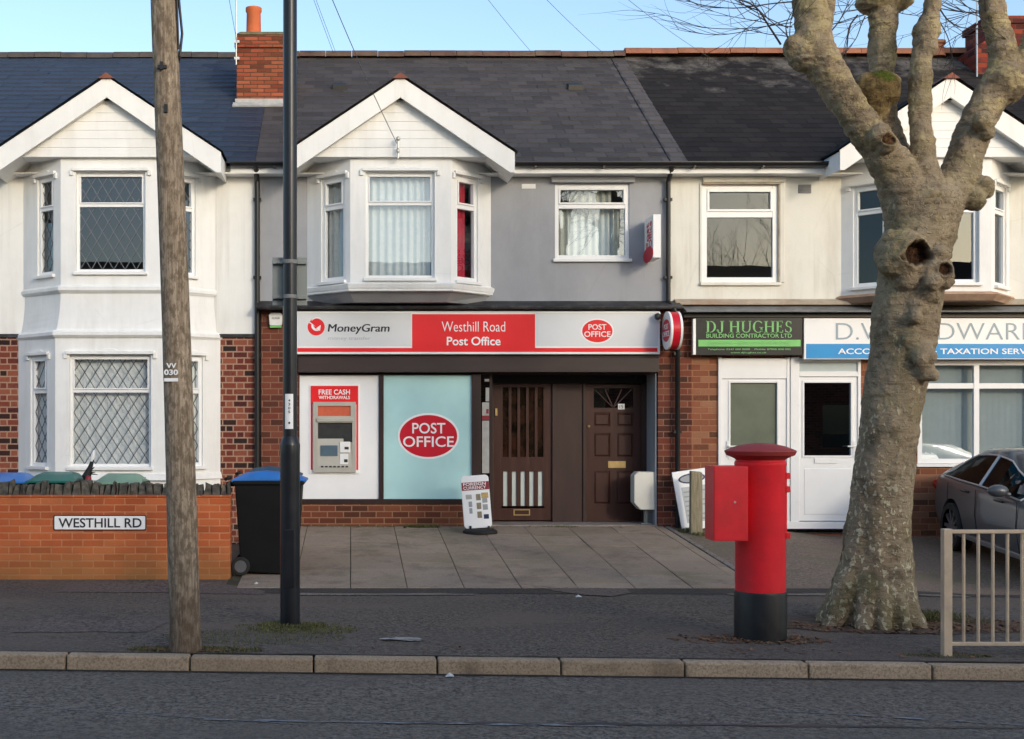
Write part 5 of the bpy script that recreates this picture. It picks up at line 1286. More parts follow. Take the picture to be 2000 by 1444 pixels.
# dark ornament with a white tip standing between the green bins
YO = -2.95
og = thing('garden_ornament', 'dark heron-like garden ornament with a white tip between the green bins', 'ornament', (X_(174,YO), YO, .06))
ox = lambda p: X_(p, YO); ozf = lambda p: Z_(p, YO)
b = MB(); b.tube([(ox(174),YO,.06),(ox(174),YO,ozf(948)),(ox(169),YO,ozf(930)),(ox(176),YO,ozf(914)),(ox(182),YO-.02,ozf(897))], [.02,.03,.055,.03,.016], 10)
for q in ((188,922),(192,927),(186,912)): b.tube([(ox(172),YO,ozf(925)),(ox(q[0]),YO-.05,ozf(q[1]))], [.012,.004], 6)
part(b, 'stem', mt['rubber'], og, smooth=True)
b = MB(); b.tube([(ox(179.5),YO-.02,ozf(901)),(ox(183),YO-.03,ozf(889)),(ox(184.5),YO-.03,ozf(880))], [.018,.026,.012], 10); part(b, 'white_tip', mt['sign_white'], og, smooth=True)
b = MB(); b.ball((ox(174),YO-.04,ozf(938)), .04, .04, .06); part(b, 'red_body', mt['red_dark'], og, smooth=True)

# ================================================================== POLES
YPl = -8.05
xb_ = X_(362.5, YPl); zb_ = gz(xb_, YPl)
up = thing('utility_pole', 'tall weathered timber telegraph pole at the kerb, leaning slightly left', 'telegraph pole', (xb_, YPl, zb_))
b = MB(); pth = []; rad = []
for i in range(40):
    z = zb_-.1+i*.235; t = z/4.98
    pth.append((X_(362.5-43.5*t+3.5*math.sin(min(t,1)*math.pi), YPl), YPl, z)); rad.append(.119-.0042*z+random.uniform(-.0012,.0012)+.012*max(0,1-z*5))
b.tube(pth, rad, 28); part(b, 'timber_shaft', mt['pole'], up, smooth=True)
def polex(z): t = z/4.98; return X_(362.5-43.5*t+3.5*math.sin(min(t,1)*math.pi), YPl)
PP = front_at(YPl-.108)
zz_ = Z_(722, YPl); xc_ = X_(339, YPl)
text('VV', 'painted_mark', mt['sign_white'], up, PP, xc_, zz_+.005, .038, .075, .03, d=.006); text('030', 'painted_mark', mt['sign_white'], up, PP, xc_-.002, zz_-.047, .042, .105, .03, d=.006)
b = MB(); b.pbox(PP, xc_-.054, xc_+.050, zz_-.095, zz_-.070, -.004, .008); part(b, 'painted_mark', mt['sign_white'], up)
b = MB(); b.box(polex(4.45)-.05, polex(4.45)+.02, YPl-.115, YPl-.08, 4.43, 4.455); b.box(polex(4.2)-.01, polex(4.2)+.015, YPl-.118, YPl-.08, 4.10, 4.16); b.box(polex(4.45)-.03, polex(4.45)-.01, YPl-.122, YPl-.08, 4.42, 4.48); part(b, 'step_iron', mt['black_pvc'], up)
b = MB(); b.tube([(polex(8.8)+.10,YPl,8.8),(polex(5.3)+.105,YPl-.02,5.3),(polex(4.9)+.125,YPl-.02,4.9),(polex(4.72)+.135,YPl-.02,4.72),(polex(4.55)+.11,YPl-.02,4.55),(polex(4.5)+.09,YPl,4.5)], .011, 6); b.tube([(polex(8.8)+.09,YPl-.03,8.8),(polex(4.9)+.108,YPl-.035,4.9),(polex(4.6)+.105,YPl-.03,4.6)], .008, 6); part(b, 'cable', mt['black_pvc'], up)
b = MB(); b.tube([(polex(9)-.0,YPl-.16,8.75),(polex(9),YPl+.16,8.75)], .03, 8); b.lathe([(.10,0),(.12,.03),(.0,.09)], (polex(9.05),YPl,9.05), 20); part(b, 'pole_head', mt['galv'], up)

YLp = -6.75; xl_ = X_(566.5, YLp); zl_ = gz(xl_, YLp)
lp = thing('lamp_post', 'black steel lamp post with a wide lower section and a small grey sign plate', 'lamp post', (xl_, YLp, zl_))
zsh = Z_(866, YLp)
b = MB(); b.lathe([(.086,-.1),(.086,zsh-zl_-.10),(.088,zsh-zl_-.02),(.085,zsh-zl_),(.068,zsh-zl_+.045),(.0615,zsh-zl_+.06)], (xl_,YLp,zl_), 36); part(b, 'base', mt['lamp_black'], lp, smooth=True)
b = MB(); b.lathe([(.0615,zsh-.01-zl_),(.060,5.5),(.045,8.0)], (xl_+.0,YLp,zl_), 32); b.tube([(xl_,YLp,zl_+7.95),(xl_,YLp-.3,zl_+8.25),(xl_,YLp-1.0,zl_+8.3)], .03, 10); part(b, 'column', mt['lamp_black'], lp, smooth=True)
b = MB(); b.box(xl_-.12, xl_+.12, YLp-1.7, YLp-1.0, zl_+8.24, zl_+8.36); part(b, 'lantern', mt['galv'], lp, bevel=.03)
b = MB(); b.box(xl_-.04, xl_+.04, YLp-.089, YLp-.08, .35, .85); part(b, 'access_door', mt['lamp_black'], lp, bevel=.004)
YSp = YLp+.075
b = MB(); b.box(X_(532,YSp), X_(600,YSp), YSp, YSp+.012, Z_(597,YSp), Z_(503,YSp)); b.box(X_(533,YSp), X_(599,YSp), YSp-.03, YSp, Z_(517,YSp), Z_(510,YSp)); b.box(X_(533,YSp), X_(599,YSp), YSp-.03, YSp, Z_(585,YSp), Z_(578,YSp)); part(b, 'sign_plate', mt['galv'], lp, bevel=.003)
b = MB()
for p in (512, 580): b.lathe([(.064,0),(.067,.005),(.067,.03),(.064,.035)], (xl_,YLp,Z_(p,YLp)-.018), 24); b.tube([(xl_-.10,YLp+.02,Z_(p,YLp)),(xl_-.10,YLp-.01,Z_(p,YLp))], .012, 8)
part(b, 'clamp', mt['lead'], lp)
PS = front_at(YLp-.0595); xs_ = X_(565.7, YLp)
b = MB(); vs = []
za_, zb2 = Z_(838,YLp), Z_(770,YLp)
for z in (za_, zb2):
    for i in range(7):
        an = R(-90-34+68*i/6)-.10; vs.append((xl_+.0635*math.cos(an), YLp+.0635*math.sin(an), z))
b.add(vs, [(i, i+1, i+8, i+7) for i in range(6)]); part(b, 'number_label', mt['sign_white'], lp)
for i, ch_ in enumerate('4305'): text(ch_, 'lettering', mt['text_black'], lp, front_at(YLp-.0645), xs_, za_+.235-i*.033, .022, .018, .01, d=0, ext=.001)
text('●', 'lettering', mt['text_black'], lp, front_at(YLp-.0645), xs_, za_+.042, .02, .017, .0, d=0, ext=.001)

# telephone wires from the pole head over the roofs
ptop = (polex(8.75), YPl, 8.75)
def wire(label, pts, r=.0036):
    P0, P1 = Vector(pts[0]), Vector(pts[-1]); L = (P1-P0).length; n = 24
    path = [P0.lerp(P1, i/n)-Vector((0,0,pts[1]*4*(i/n)*(1-i/n))) for i in range(n+1)]
    b = MB(); b.tube(path, r, 5); o = b.build('telephone_wire', mt['wire']); tag(o, label, 'wire', 'telephone wires fanning from the pole'); return o
def ray(px, py, Y): return (X_(px, Y), Y, Z_(py, Y))
wire('telephone wire from the pole to the bracket on the white post office gable', (ptop, .25, ray(776, 282, -.66)), .005)
wire('left one of two close telephone wires crossing the sky right of the black lamp post', (ptop, .1, ray(652, 106, RY)))
wire('right one of two close telephone wires crossing the sky right of the black lamp post', (ptop, .1, ray(657, 106, RY)))
wire('telephone wire reaching the ridge above the right half of the post office roof', (ptop, .2, ray(1042, 107, RY)))
wire('telephone wire reaching the ridge where the grey and black slate roofs meet', (ptop, .3, ray(1182, 107, RY)))
wire('telephone wire crossing behind the twigs to the orange ridge of the black roof', (ptop, .4, ray(1385, 112, RY)))
wire('telephone wire between the timber pole and the chimney', (ptop, .1, ray(466, 100, 1.6)))
b = MB(); bx_, bz_ = X_(777, -.66), Z_(282, -.66)
b.tube([(bx_,-.62,bz_-.06),(bx_,-.72,bz_-.06),(bx_,-.72,bz_+.04)], .012, 8); b.ball((bx_,-.72,bz_+.06), .03,.03,.035); b.tube([(bx_-.0,-.62,bz_-.19),(bx_,-.70,bz_-.19),(bx_,-.70,bz_-.11)], .014, 8); b.ball((bx_,-.70,bz_-.10), .025,.025,.035); part(b, 'wire_bracket', mt['steel'], h2, smooth=True)

# ================================================================== PILLAR BOX
YB = -7.22; xB = X_(1485, YB); zB_ = gz(xB, YB)
pb = thing('pillar_box', 'red cylindrical pillar box with a black base and a red side box', 'post box', (xB, YB, zB_))
cB = (xB, YB, 0)
b = MB(); b.lathe([(.210,zB_-.05),(.210,.36),(.206,.375),(.2,.378)], cB, 56); part(b, 'base', mt['postbox_base'], pb, smooth=True)
b = MB(); b.lathe([(.2015,.376),(.2015,1.405),(.205,1.412),(.207,1.425),(.207,1.44),(.198,1.452),(.193,1.465),(.2,1.475)], cB, 64); part(b, 'body', mt['postbox'], pb, smooth=True)
b = MB(); b.lathe([(.19,1.455),(.205,1.47),(.235,1.485),(.262,1.495),(.272,1.500),(.277,1.512),(.286,1.530),(.284,1.537),(.25,1.553),(.19,1.575),(.12,1.590),(.05,1.598),(.004,1.600)], cB, 64); part(b, 'cap', mt['postbox_lid'], pb, smooth=True, angle=30)
b = MB(); YBf = -7.47; b.box(X_(1394,YBf), X_(1461,YBf), YBf, YBf+.25, Z_(1057,YBf), Z_(911,YBf)); b.box(X_(1396,YBf), X_(1459,YBf), YBf-.004, YBf, Z_(1055,YBf), Z_(913,YBf)); sb_ = part(b, 'side_box', mt['postbox'], pb, bevel=.004)
b = MB(); b.lathe([(.0,0),(.009,0),(.009,.006),(0,.006)], (0,0,0), 12); o_ = part(b, 'lock', mt['steel'], sb_)
o_.data.transform(Matrix.Translation((X_(1435,YBf), YBf-.004, Z_(981,YBf))) @ Matrix.Rotation(R(90), 4, 'X'))
b = MB()
for z in (1.33, 1.22, .84): b.box(xB+.178, xB+.216, YB-.10, YB-.04, z-.025, z+.025)
b.box(xB+.192, xB+.205, YB-.05, YB+.06, .82, 1.36); part(b, 'door_hinge', mt['postbox'], pb, bevel=.004)

# ================================================================== GUARD RAILING
YR = -7.93
def rx(p): return X_(p, YR)
gr = thing('guard_railing', 'beige painted pedestrian guard railing with vertical bars at the kerb', 'railing', (rx(1848), YR, gz(4.57, YR)))
g0 = gz(4.6, YR)
def prail(x, name='post'):
    b = MB(); b.box(x-.033, x+.033, YR-.03, YR+.03, gz(x, YR)-.05, Z_(1033,YR)); part(b, name, mt['rail'], gr, bevel=.005)
prail(rx(1848.5)); prail(rx(1848.5)+2.0)
xr0, xr1 = rx(1848.5)+.033, rx(1848.5)+1.967
b = MB(); b.box(xr0, xr1, YR-.02, YR+.02, Z_(1042,YR), Z_(1035,YR)); part(b, 'top_rail', mt['rail'], gr, bevel=.004)
b = MB(); b.box(xr0, xr1, YR-.02, YR+.02, Z_(1261,YR), Z_(1254.5,YR)); part(b, 'bottom_rail', mt['rail'], gr, bevel=.004)
x = rx(1882)
while x < xr1-.05:
    b = MB(); b.tube([(x,YR,Z_(1255,YR)),(x,YR,Z_(1041,YR))], .0125, 10); part(b, 'bar', mt['rail'], gr, smooth=True); x += .1125
# ================================================================== PLANE TREE
YT = -6.40
tb = MB()
def T(px, py, dY=0): return Vector((X_(px, YT), YT+dY, Z_(py, YT)))
sT = S(YT)
def limb(nodes, n=20):
    # densify with Catmull-Rom, give each node (px,py,r_px,dY)
    P = [T(a, b, d) for a, b, r, d in nodes]; Rr = [r/sT for _, _, r, _ in nodes]
    path, rad = [], []
    for i in range(len(P)-1):
        p0, p1, p2, p3 = P[max(i-1,0)], P[i], P[i+1], P[min(i+2,len(P)-1)]
        for k in range(4):
            t = k/4
            path.append(.5*((2*p1)+(p2-p0)*t+(2*p0-5*p1+4*p2-p3)*t*t+(3*p1-p0-3*p2+p3)*t**3)); rad.append(Rr[i]+(Rr[i+1]-Rr[i])*t)
    path.append(P[-1]); rad.append(Rr[-1]); tb.tube(path, rad, n)
limb([(1706,1262,84,0),(1707,1225,80,0),(1709,1190,76,0),(1712,1150,71,0),(1716,1050,62,0),(1724,950,56,0),(1737,850,54,0),(1750,750,56,0),(1761,690,58,0),(1770,620,63,0),(1778,560,61,0),(1788,490,64,0),(1800,440,67,0),(1805,395,72,0),(1806,370,60,0)], 28)
limb([(1790,430,62,0),(1752,352,44,-.05),(1700,288,34,-.12),(1656,236,30,-.18),(1618,180,33,-.2),(1584,130,37,-.22),(1570,92,35,-.22),(1570,55,33,-.22),(1558,0,28,-.22),(1549,-70,24,-.25),(1540,-110,24,-.25)])
limb([(1580,85,22,-.2),(1597,30,18,-.15),(1604,-20,16,-.15),(1608,-90,15,-.15)])
limb([(1795,400,50,.1),(1766,310,38,.18),(1745,240,33,.22),(1752,150,20,.28),(1749,100,26,.28),(1750,50,27,.28),(1753,0,28,.28),(1755,-80,28,.28),(1757,-120,22,.28)])
limb([(1803,400,50,-.05),(1796,315,23,-.08),(1789,250,19.5,-.08),(1788,200,21,-.08),(1790,150,22,-.08),(1792,112,18,-.08),(1801,68,24,-.08),(1812,20,15,-.08),(1815,-60,14,-.08),(1817,-110,14,-.08)])
limb([(1812,415,60,0),(1848,385,45,.05),(1882,342,38,.1),(1905,290,35,.15),(1928,235,33,.2),(1956,185,34,.22),(1982,140,36,.22),(1985,100,28,.22),(1978,60,26,.22),(1966,20,24,.22),(1960,-40,23,.22),(1955,-110,22,.22)])
limb([(1985,155,34,.22),(2028,115,27,.28),(2060,60,25,.3),(2080,-20,23,.3),(2085,-100,21,.3)])
# burrs, knuckles, root flare
def blob(px, py, r, dY=0, ry=None, rz=None): c = T(px, py, dY); tb.ball(c, r/sT, (ry or r)/sT, (rz or r)/sT)
blob(1742,504,50,-.20); blob(1798,542,38,-.24); blob(1750,545,30,-.2); blob(1788,572,30,-.22); blob(1764,606,20,-.24); blob(1756,668,24,-.22); blob(1772,690,26,-.25); blob(1778,722,19,-.26,None,26)
blob(1918,368,24,.0); blob(1898,392,22,-.05); blob(1698,185,36,.0); blob(1718,178,40,.0); blob(1712,212,30,.02); blob(1690,165,22,-.02); blob(1735,165,26,.02)
blob(1722,478,22,-.22); blob(1718,520,26,-.24); blob(1806,505,20,-.30); blob(1786,560,18,-.36); blob(1812,560,18,-.32); blob(1755,625,14,-.32); blob(1764,705,14,-.33); blob(1781,700,13,-.33); blob(1790,735,12,-.3)
blob(1536,108,24,-.22); blob(1556,120,34,-.22); blob(1801,68,27,-.08); blob(1800,98,22,-.1); blob(1692,278,22,-.3); blob(1704,296,18,-.3); blob(1912,238,20,-.05); blob(1925,258,16,-.02)
blob(1753,-14,58,.28,40,20); blob(1725,170,20,-.02); blob(1985,150,44,.2)
for px, py, r, d in ((1548,-120,44,-.25),(1608,-100,28,-.15),(1757,-125,46,.28),(1817,-115,28,-.08),(1955,-115,44,.22),(2085,-105,40,.3)): blob(px, py, r, d)
cT = T(1706, 1228)
for a, L, r0 in ((200,.46,.17),(235,.40,.16),(262,.36,.17),(288,.38,.15),(318,.38,.16),(345,.38,.15),(20,.36,.14),(80,.42,.16),(140,.42,.15),(170,.44,.14)):
    d = Vector((math.cos(R(a)), math.sin(R(a)), 0)); L *= .93; s0 = Vector((cT.x, cT.y, .54))
    tb.tube([s0+d*.10, Vector((cT.x,cT.y,.28))+d*(L*.62), Vector((cT.x,cT.y,.07))+d*(L*.92), Vector((cT.x,cT.y,-.10))+d*(L*1.25)], [.13, r0*.85, r0*.55, r0*.32], 12)
tmp = tb.build('trunk_src', None)
md = tmp.modifiers.new('r', 'REMESH'); md.mode = 'VOXEL'; md.voxel_size = .014; md.adaptivity = 0
sm = tmp.modifiers.new('s', 'SMOOTH'); sm.iterations = 8; sm.factor = .5
dg = bpy.context.evaluated_depsgraph_get(); dg.update()
tme = bpy.data.meshes.new_from_object(tmp.evaluated_get(dg)); bpy.data.objects.remove(tmp)
tme.name = 'trunk'
hol1, hol2, hol3, hol4, mossc = T(1760,505,-.34), T(1806,536,-.36), T(1704,292,-.40), T(1924,258,-.1), T(1714,152,-.12)
wound = []; moss = []; knob = []; kc_ = T(1710,185,-.05)
fb_ = lambda p, s, o=0: mnoise.noise(Vector((p.x*s+o, p.y*s, p.z*s)))
newco = []
for v in tme.vertices:
    p = v.co; nrm = v.normal
    d = .016*fb_(p, 5)+.010*fb_(p, 13, 7)+.006*fb_(p, 30, 3)+.003*fb_(p, 62, 9)
    # long flutes on the stem, transverse wrinkles on the limbs
    if p.z < 2.4: d += (.010+.022*(1-sstep(.5,1.5,p.z)))*mnoise.noise(Vector((math.atan2(p.y-YT, p.x-cT.x)*2.2, p.z*.5, 1.3)))
    else: d += .008*mnoise.noise(Vector((p.x*3, p.y*3, p.z*26)))
    w = 0; q = p+nrm*d
    for c, rx_, rz_, dep_ in ((hol1,.165,.12,.15),(hol2,.06,.065,.05),(hol3,.08,.05,.03)):
        if nrm.y < .35 and abs(p.y-c.y) < .3:
            u = (p.x-c.x)/rx_; s_ = (p.z-c.z)/rz_; rr = math.sqrt(u*u+s_*s_)+.42*fb_(p, 8, 5)+.2*fb_(p, 22, 1)
            if rr < 1.35:
                k = 1-sstep(.55, 1.0, rr); q = q+Vector((0, dep_*k, 0))
                rim = math.exp(-((rr-1.08)/.16)**2); q = q+Vector((0, -.016*rim, 0)); w = max(w, 1-sstep(.7, 1.05, rr))
    dd = (p-mossc).length; knob.append((1-sstep(.17, .26, (p-kc_).length+.05*fb_(p, 11)))*.9)
    m_ = 1-sstep(.05, .12, dd+.05*fb_(p, 14)) if nrm.y < .4 else 0
    m_ = max(m_, .3*sstep(.55,.8, fb_(p, 4, 2)*.5+.5)*(1-sstep(.8, 1.8, p.z)))
    wound.append(w); moss.append(max(0, min(1, m_))); newco.append(q)
for v, q in zip(tme.vertices, newco): v.co = q
for nm, arr in (('wound', wound), ('moss', moss), ('knob', knob)):
    at2 = tme.attributes.new(nm, 'FLOAT', 'POINT'); at2.data.foreach_set('value', arr)
tme.polygons.foreach_set('use_smooth', [True]*len(tme.polygons))
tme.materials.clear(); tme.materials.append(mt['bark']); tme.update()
tr = thing('plane_tree', 'pollarded bare plane tree with mottled bark, burrs and four thick limbs at the kerb', 'tree', (cT.x, YT, 0))
to = bpy.data.objects.new('trunk', tme); col.objects.link(to); put(to, tr); WL['trunk'] = Vector((0,0,0))
# bare twigs
random.seed(21)
cb = MB()
def twig(p, d, L, r, lev):
    n = 7; path = [Vector(p)]; rad = [r]; d = Vector(d).normalized(); bend = Vector((random.uniform(-.5,.5), random.uniform(-.3,.3), random.uniform(-.1,.5)))
    for i in range(n):
        d = (d+bend*.12+Vector((random.uniform(-.12,.12), random.uniform(-.12,.12), random.uniform(-.1,.12)))).normalized()
        path.append(path[-1]+d*L/n); rad.append(r*(1-.8*(i+1)/n))
    cb.tube(path, rad, 5)
    if lev > 0:
        for i in range(2, n+1):
            for _ in range(1 if random.random() < .75 else 2):
                e = (d*.6+Vector((random.uniform(-.8,.8), random.uniform(-.5,.5), random.uniform(-.4,.7)))).normalized()
                twig(path[i], e, L*random.uniform(.35,.6), rad[i]*.6+.0012, lev-1)
def ptwig(pts, r=.008, sub=6):
    P = [T(a, b, d) for a, b, d in pts]; path = []; rad = []
    for i in range(len(P)-1):
        p0, p1, p2, p3 = P[max(i-1,0)], P[i], P[i+1], P[min(i+2,len(P)-1)]
        for k in range(4):
            t = k/4; path.append(.5*((2*p1)+(p2-p0)*t+(2*p0-5*p1+4*p2-p3)*t*t+(3*p1-p0-3*p2+p3)*t**3))
    path.append(P[-1]); m = len(path); rad = [r*(1-.75*i/m) for i in range(m)]
    cb.tube(path, rad, 5)
    for i in range(sub):
        k = random.randrange(m//4, m); d = (path[min(k+1,m-1)]-path[k-1]).normalized()
        e = (d+Vector((random.uniform(-.7,.7), random.uniform(-.4,.4), random.uniform(-.6,.6)))).normalized()
        twig(path[k], e, random.uniform(.25,.6), rad[k]*.6+.001, 0)
ptwig([(1508,102,-.22),(1479,72,-.3),(1445,42,-.4),(1391,30,-.5),(1327,4,-.6),(1250,-40,-.7)], .010)
ptwig([(1530,20,-.22),(1483,30,-.3),(1410,42,-.35),(1338,38,-.4),(1290,18,-.4),(1260,12,-.4)], .007)
ptwig([(1530,52,-.22),(1455,78,-.3),(1380,96,-.4),(1320,98,-.5),(1280,90,-.5)], .005)
ptwig([(1535,-20,-.2),(1470,0,-.4),(1400,-20,-.5),(1300,-50,-.6)], .008)
ptwig([(1515,95,-.3),(1508,75,-.35),(1512,58,-.4),(1506,50,-.4)], .006, 1)
ptwig([(1612,70,-.15),(1640,40,0),(1665,0,.1),(1690,-50,.2)], .007)
ptwig([(1700,10,.28),(1676,40,.2),(1668,80,.15),(1658,115,.1)], .009, 4)
ptwig([(1715,12,.28),(1700,35,.2),(1680,70,.1),(1650,100,0),(1615,125,-.1)], .006, 4)
ptwig([(1822,40,-.08),(1850,70,0),(1870,100,.1),(1885,130,.2)], .006, 4)
ptwig([(1820,10,-.08),(1860,30,.1),(1900,40,.2),(1945,42,.2)], .008, 5)
ptwig([(1945,10,.22),(1900,0,.3),(1860,-20,.4),(1820,-60,.4)], .007)
ptwig([(1530,60,-.22),(1440,70,-.2),(1365,60,-.1),(1300,30,0),(1230,20,0)], .005)
for px, py, d, n in ((1545,-120,-.25,16),(1608,-100,-.15,9),(1757,-125,.28,16),(1817,-115,-.08,8),(1955,-115,.22,14),(2085,-105,.3,14)):
    for _ in range(n):
        a = random.uniform(-1.3, 1.3); twig(T(px+random.uniform(-20,20), py, d), (math.sin(a), random.uniform(-.8,.8), math.cos(a)*.9+.1), random.uniform(.9,1.9), random.uniform(.006,.011), 1)
for px, py, d, n, sx in ((1545,0,-.22,8,-1),(1605,-20,-.15,6,.6),(1752,0,.28,10,0),(1812,10,-.08,7,.4),(1962,30,.22,8,-.6),(1536,105,-.22,5,-1)):
    for _ in range(n): twig(T(px+random.uniform(-14,14), py-random.uniform(0,40), d), (sx+random.uniform(-.9,.9), random.uniform(-.7,.7), random.uniform(-.35,.6)), random.uniform(.5,1.1), .005, 1)
part(cb, 'crown', mt['twig'], tr)

# a bare tree across the road, which the upper windows mirror
random.seed(8)
cb = MB(); ob_ = thing('bare_tree', 'leafless tree across the road behind the viewer, mirrored in the upper windows', 'tree', (13, -21.5, 0))
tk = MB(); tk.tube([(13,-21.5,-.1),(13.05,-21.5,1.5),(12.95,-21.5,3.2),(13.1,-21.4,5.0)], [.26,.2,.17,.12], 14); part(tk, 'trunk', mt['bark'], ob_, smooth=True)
for i in range(16):
    a = random.uniform(0, 6.28); z = random.uniform(2.8, 4.9)
    twig(Vector((13+.02*i-.1, -21.45, z)), (math.cos(a), math.sin(a)*.7, random.uniform(.35,1.1)), random.uniform(2.6,4.2), .05, 2)
part(cb, 'crown', mt['twig'], ob_)

# ================================================================== CAR (x forward from the rear axle, y<0 is its right side)
paint = NT('dark_grey_car_paint'); paint.b.inputs['Coat Weight'].default_value = .5; paint.b.inputs['Coat Roughness'].default_value = .04
mt['paint'] = paint.out(paint.mix(paint.noise(300, 2), (.070,.078,.088), (.095,.103,.112)), .4, .3, .2)
mt['chrome'] = M('chrome_trim', (.55,.57,.6), .4, .03, metal=.6)
mt['tail_red'] = M('tail_lamp_red', (.30,.012,.014), .15, .1)
mt['car_glass'] = glass_mat('car_glass', (.16,.20,.20), .03, grz=.10)
mt['alloy'] = M('grey_alloy', (.23,.23,.24), .35, .1, metal=.7)
CX, CYr, CH = 7.92, -1.10, 5.0
car_th = thing('parked_car', 'dark grey saloon car with chrome window trim parked nose out by the office window', 'car', (CX, CYr, 0))
hx, hy = -math.sin(R(CH)), -math.cos(R(CH))
p_r = Vector((CX, CYr)); zr_ = gz(CX, CYr); zf_ = gz(CX+hx*2.64, CYr+hy*2.64)
pitch = math.atan2(zf_-zr_, 2.64)
CM = Matrix.Translation((CX, CYr, zr_)) @ Matrix.Rotation(math.atan2(hy, hx), 4, 'Z') @ Matrix.Rotation(-pitch, 4, 'Y') @ Matrix.Translation((0, .90, 0))
def cpart(mb, name, m, parent=car_th, **k):
    mb.v = [tuple(CM @ Vector(p)) for p in mb.v]; return part(mb, name, m, parent, **k)
st = [-.98,-.93,-.80,-.55,-.25,.2,.7,1.2,1.7,2.1,2.5,2.9,3.2,3.42,3.52]
def ip(tab, x):
    for (a, va), (b_, vb) in zip(tab, tab[1:]):
        if a <= x <= b_:
            t = (x-a)/(b_-a); t = t*t*(3-2*t); return va+(vb-va)*t
    return tab[-1][1] if x > tab[-1][0] else tab[0][1]
hwT = [(-1,.70),(-.85,.80),(-.5,.87),(.2,.90),(2.2,.905),(2.9,.88),(3.3,.80),(3.55,.62)]
dkT = [(-1,.93),(-.9,1.02),(-.6,1.03),(.0,1.0),(1.0,.985),(2.0,.95),(2.6,.87),(3.2,.78),(3.55,.62)]
blT = [(-1,.90),(-.6,.96),(.5,.945),(2.0,.91),(2.6,.83),(3.55,.55)]
sections = []
for x in st:
    hw_, dk, bl = ip(hwT,x), ip(dkT,x), ip(blT,x); zb = .20 if -.7 < x < 3.1 else .30
    half = [(0,zb),(hw_*.82,zb),(hw_*.95,zb+.06),(hw_*.985,.42),(hw_,.58),(hw_*.985,.74),(hw_*.985,bl-.10),(hw_*.965,bl-.03),(hw_*.91,bl+.01),(hw_*.70,dk),(0,dk+.02)]
    sections.append([(x, -y, z) for y, z in half]+[(x, y, z) for y, z in half[::-1][1:-1]])
n = len(sections[0]); b = MB()
vs = [p for s_ in sections for p in s_]
fs = [(i*n+j, i*n+(j+1) % n, (i+1)*n+(j+1) % n, (i+1)*n+j) for i in range(len(sections)-1) for j in range(n)]
fs += [tuple(range(n-1,-1,-1)), tuple(range((len(sections)-1)*n, len(sections)*n))]
b.add(vs, fs)
body = cpart(b, 'body', mt['paint'], smooth=True, angle=50)
sub = body.modifiers.new('Subsurf', 'SUBSURF'); sub.levels = 2; sub.render_levels = 2
cut = MB()
for x in (0, 2.64):
    for s_ in (-1, 1): cut.tube([(x, s_*.58, .33),(x, s_*1.1, .33)], .365, 32)
cut.v = [tuple(CM @ Vector(p)) for p in cut.v]; co = cut.build('arch_cutter', mt['rubber'])
bo = body.modifiers.new('Arches', 'BOOLEAN'); bo.object = co; bo.operation = 'DIFFERENCE'; bo.solver = 'EXACT'
dg = bpy.context.evaluated_depsgraph_get(); dg.update(); nm_ = bpy.data.meshes.new_from_object(body.evaluated_get(dg))
body.modifiers.clear(); body.data = nm_; bpy.data.objects.remove(co)
# greenhouse
rfT = [(-.72,1.02),(-.35,1.20),(-.05,1.325),(.35,1.405),(.8,1.425),(1.15,1.40),(1.5,1.27),(1.85,1.08),(2.12,.94)]
rwT = [(-.72,.66),(-.05,.56),(.8,.56),(1.5,.60),(2.12,.72)]
b = MB(); vs = []; gs_ = [-.72,-.5,-.25,0,.25,.5,.8,1.1,1.35,1.6,1.85,2.12]
for x in gs_:
    zr0 = ip(rfT,x); wr = ip(rwT,x); wb_ = ip(hwT,x)*.925; zb = ip(blT,x)-.02
    half = [(wb_,zb),(wb_+(wr-wb_)*.5,zb+(zr0-zb)*.5),(wr+.02,zr0-.06 if zr0-.06 > zb else zb+.01),(wr-.06,zr0-.012),(0,zr0+.015)]
    vs += [(x, -y, z) for y, z in half]+[(x, y, z) for y, z in half[::-1][1:]]
n = 9
fs = [(i*n+j, i*n+j+1, (i+1)*n+j+1, (i+1)*n+j) for i in range(len(gs_)-1) for j in range(n-1)]
b.add(vs, fs); cpart(b, 'roof', mt['paint'], smooth=True, angle=60)
def side_pt(x, f, out=.012, s_=-1):           # a point on the side plane, f from belt (0) to roof edge (1)
    zr0 = ip(rfT,x)-.07; wr = ip(rwT,x)+.02; wb_ = ip(hwT,x)*.925; zb = ip(blT,x)+.0
    return (x, s_*(wb_+(wr-wb_)*f+out), zb+(zr0-zb)*f)
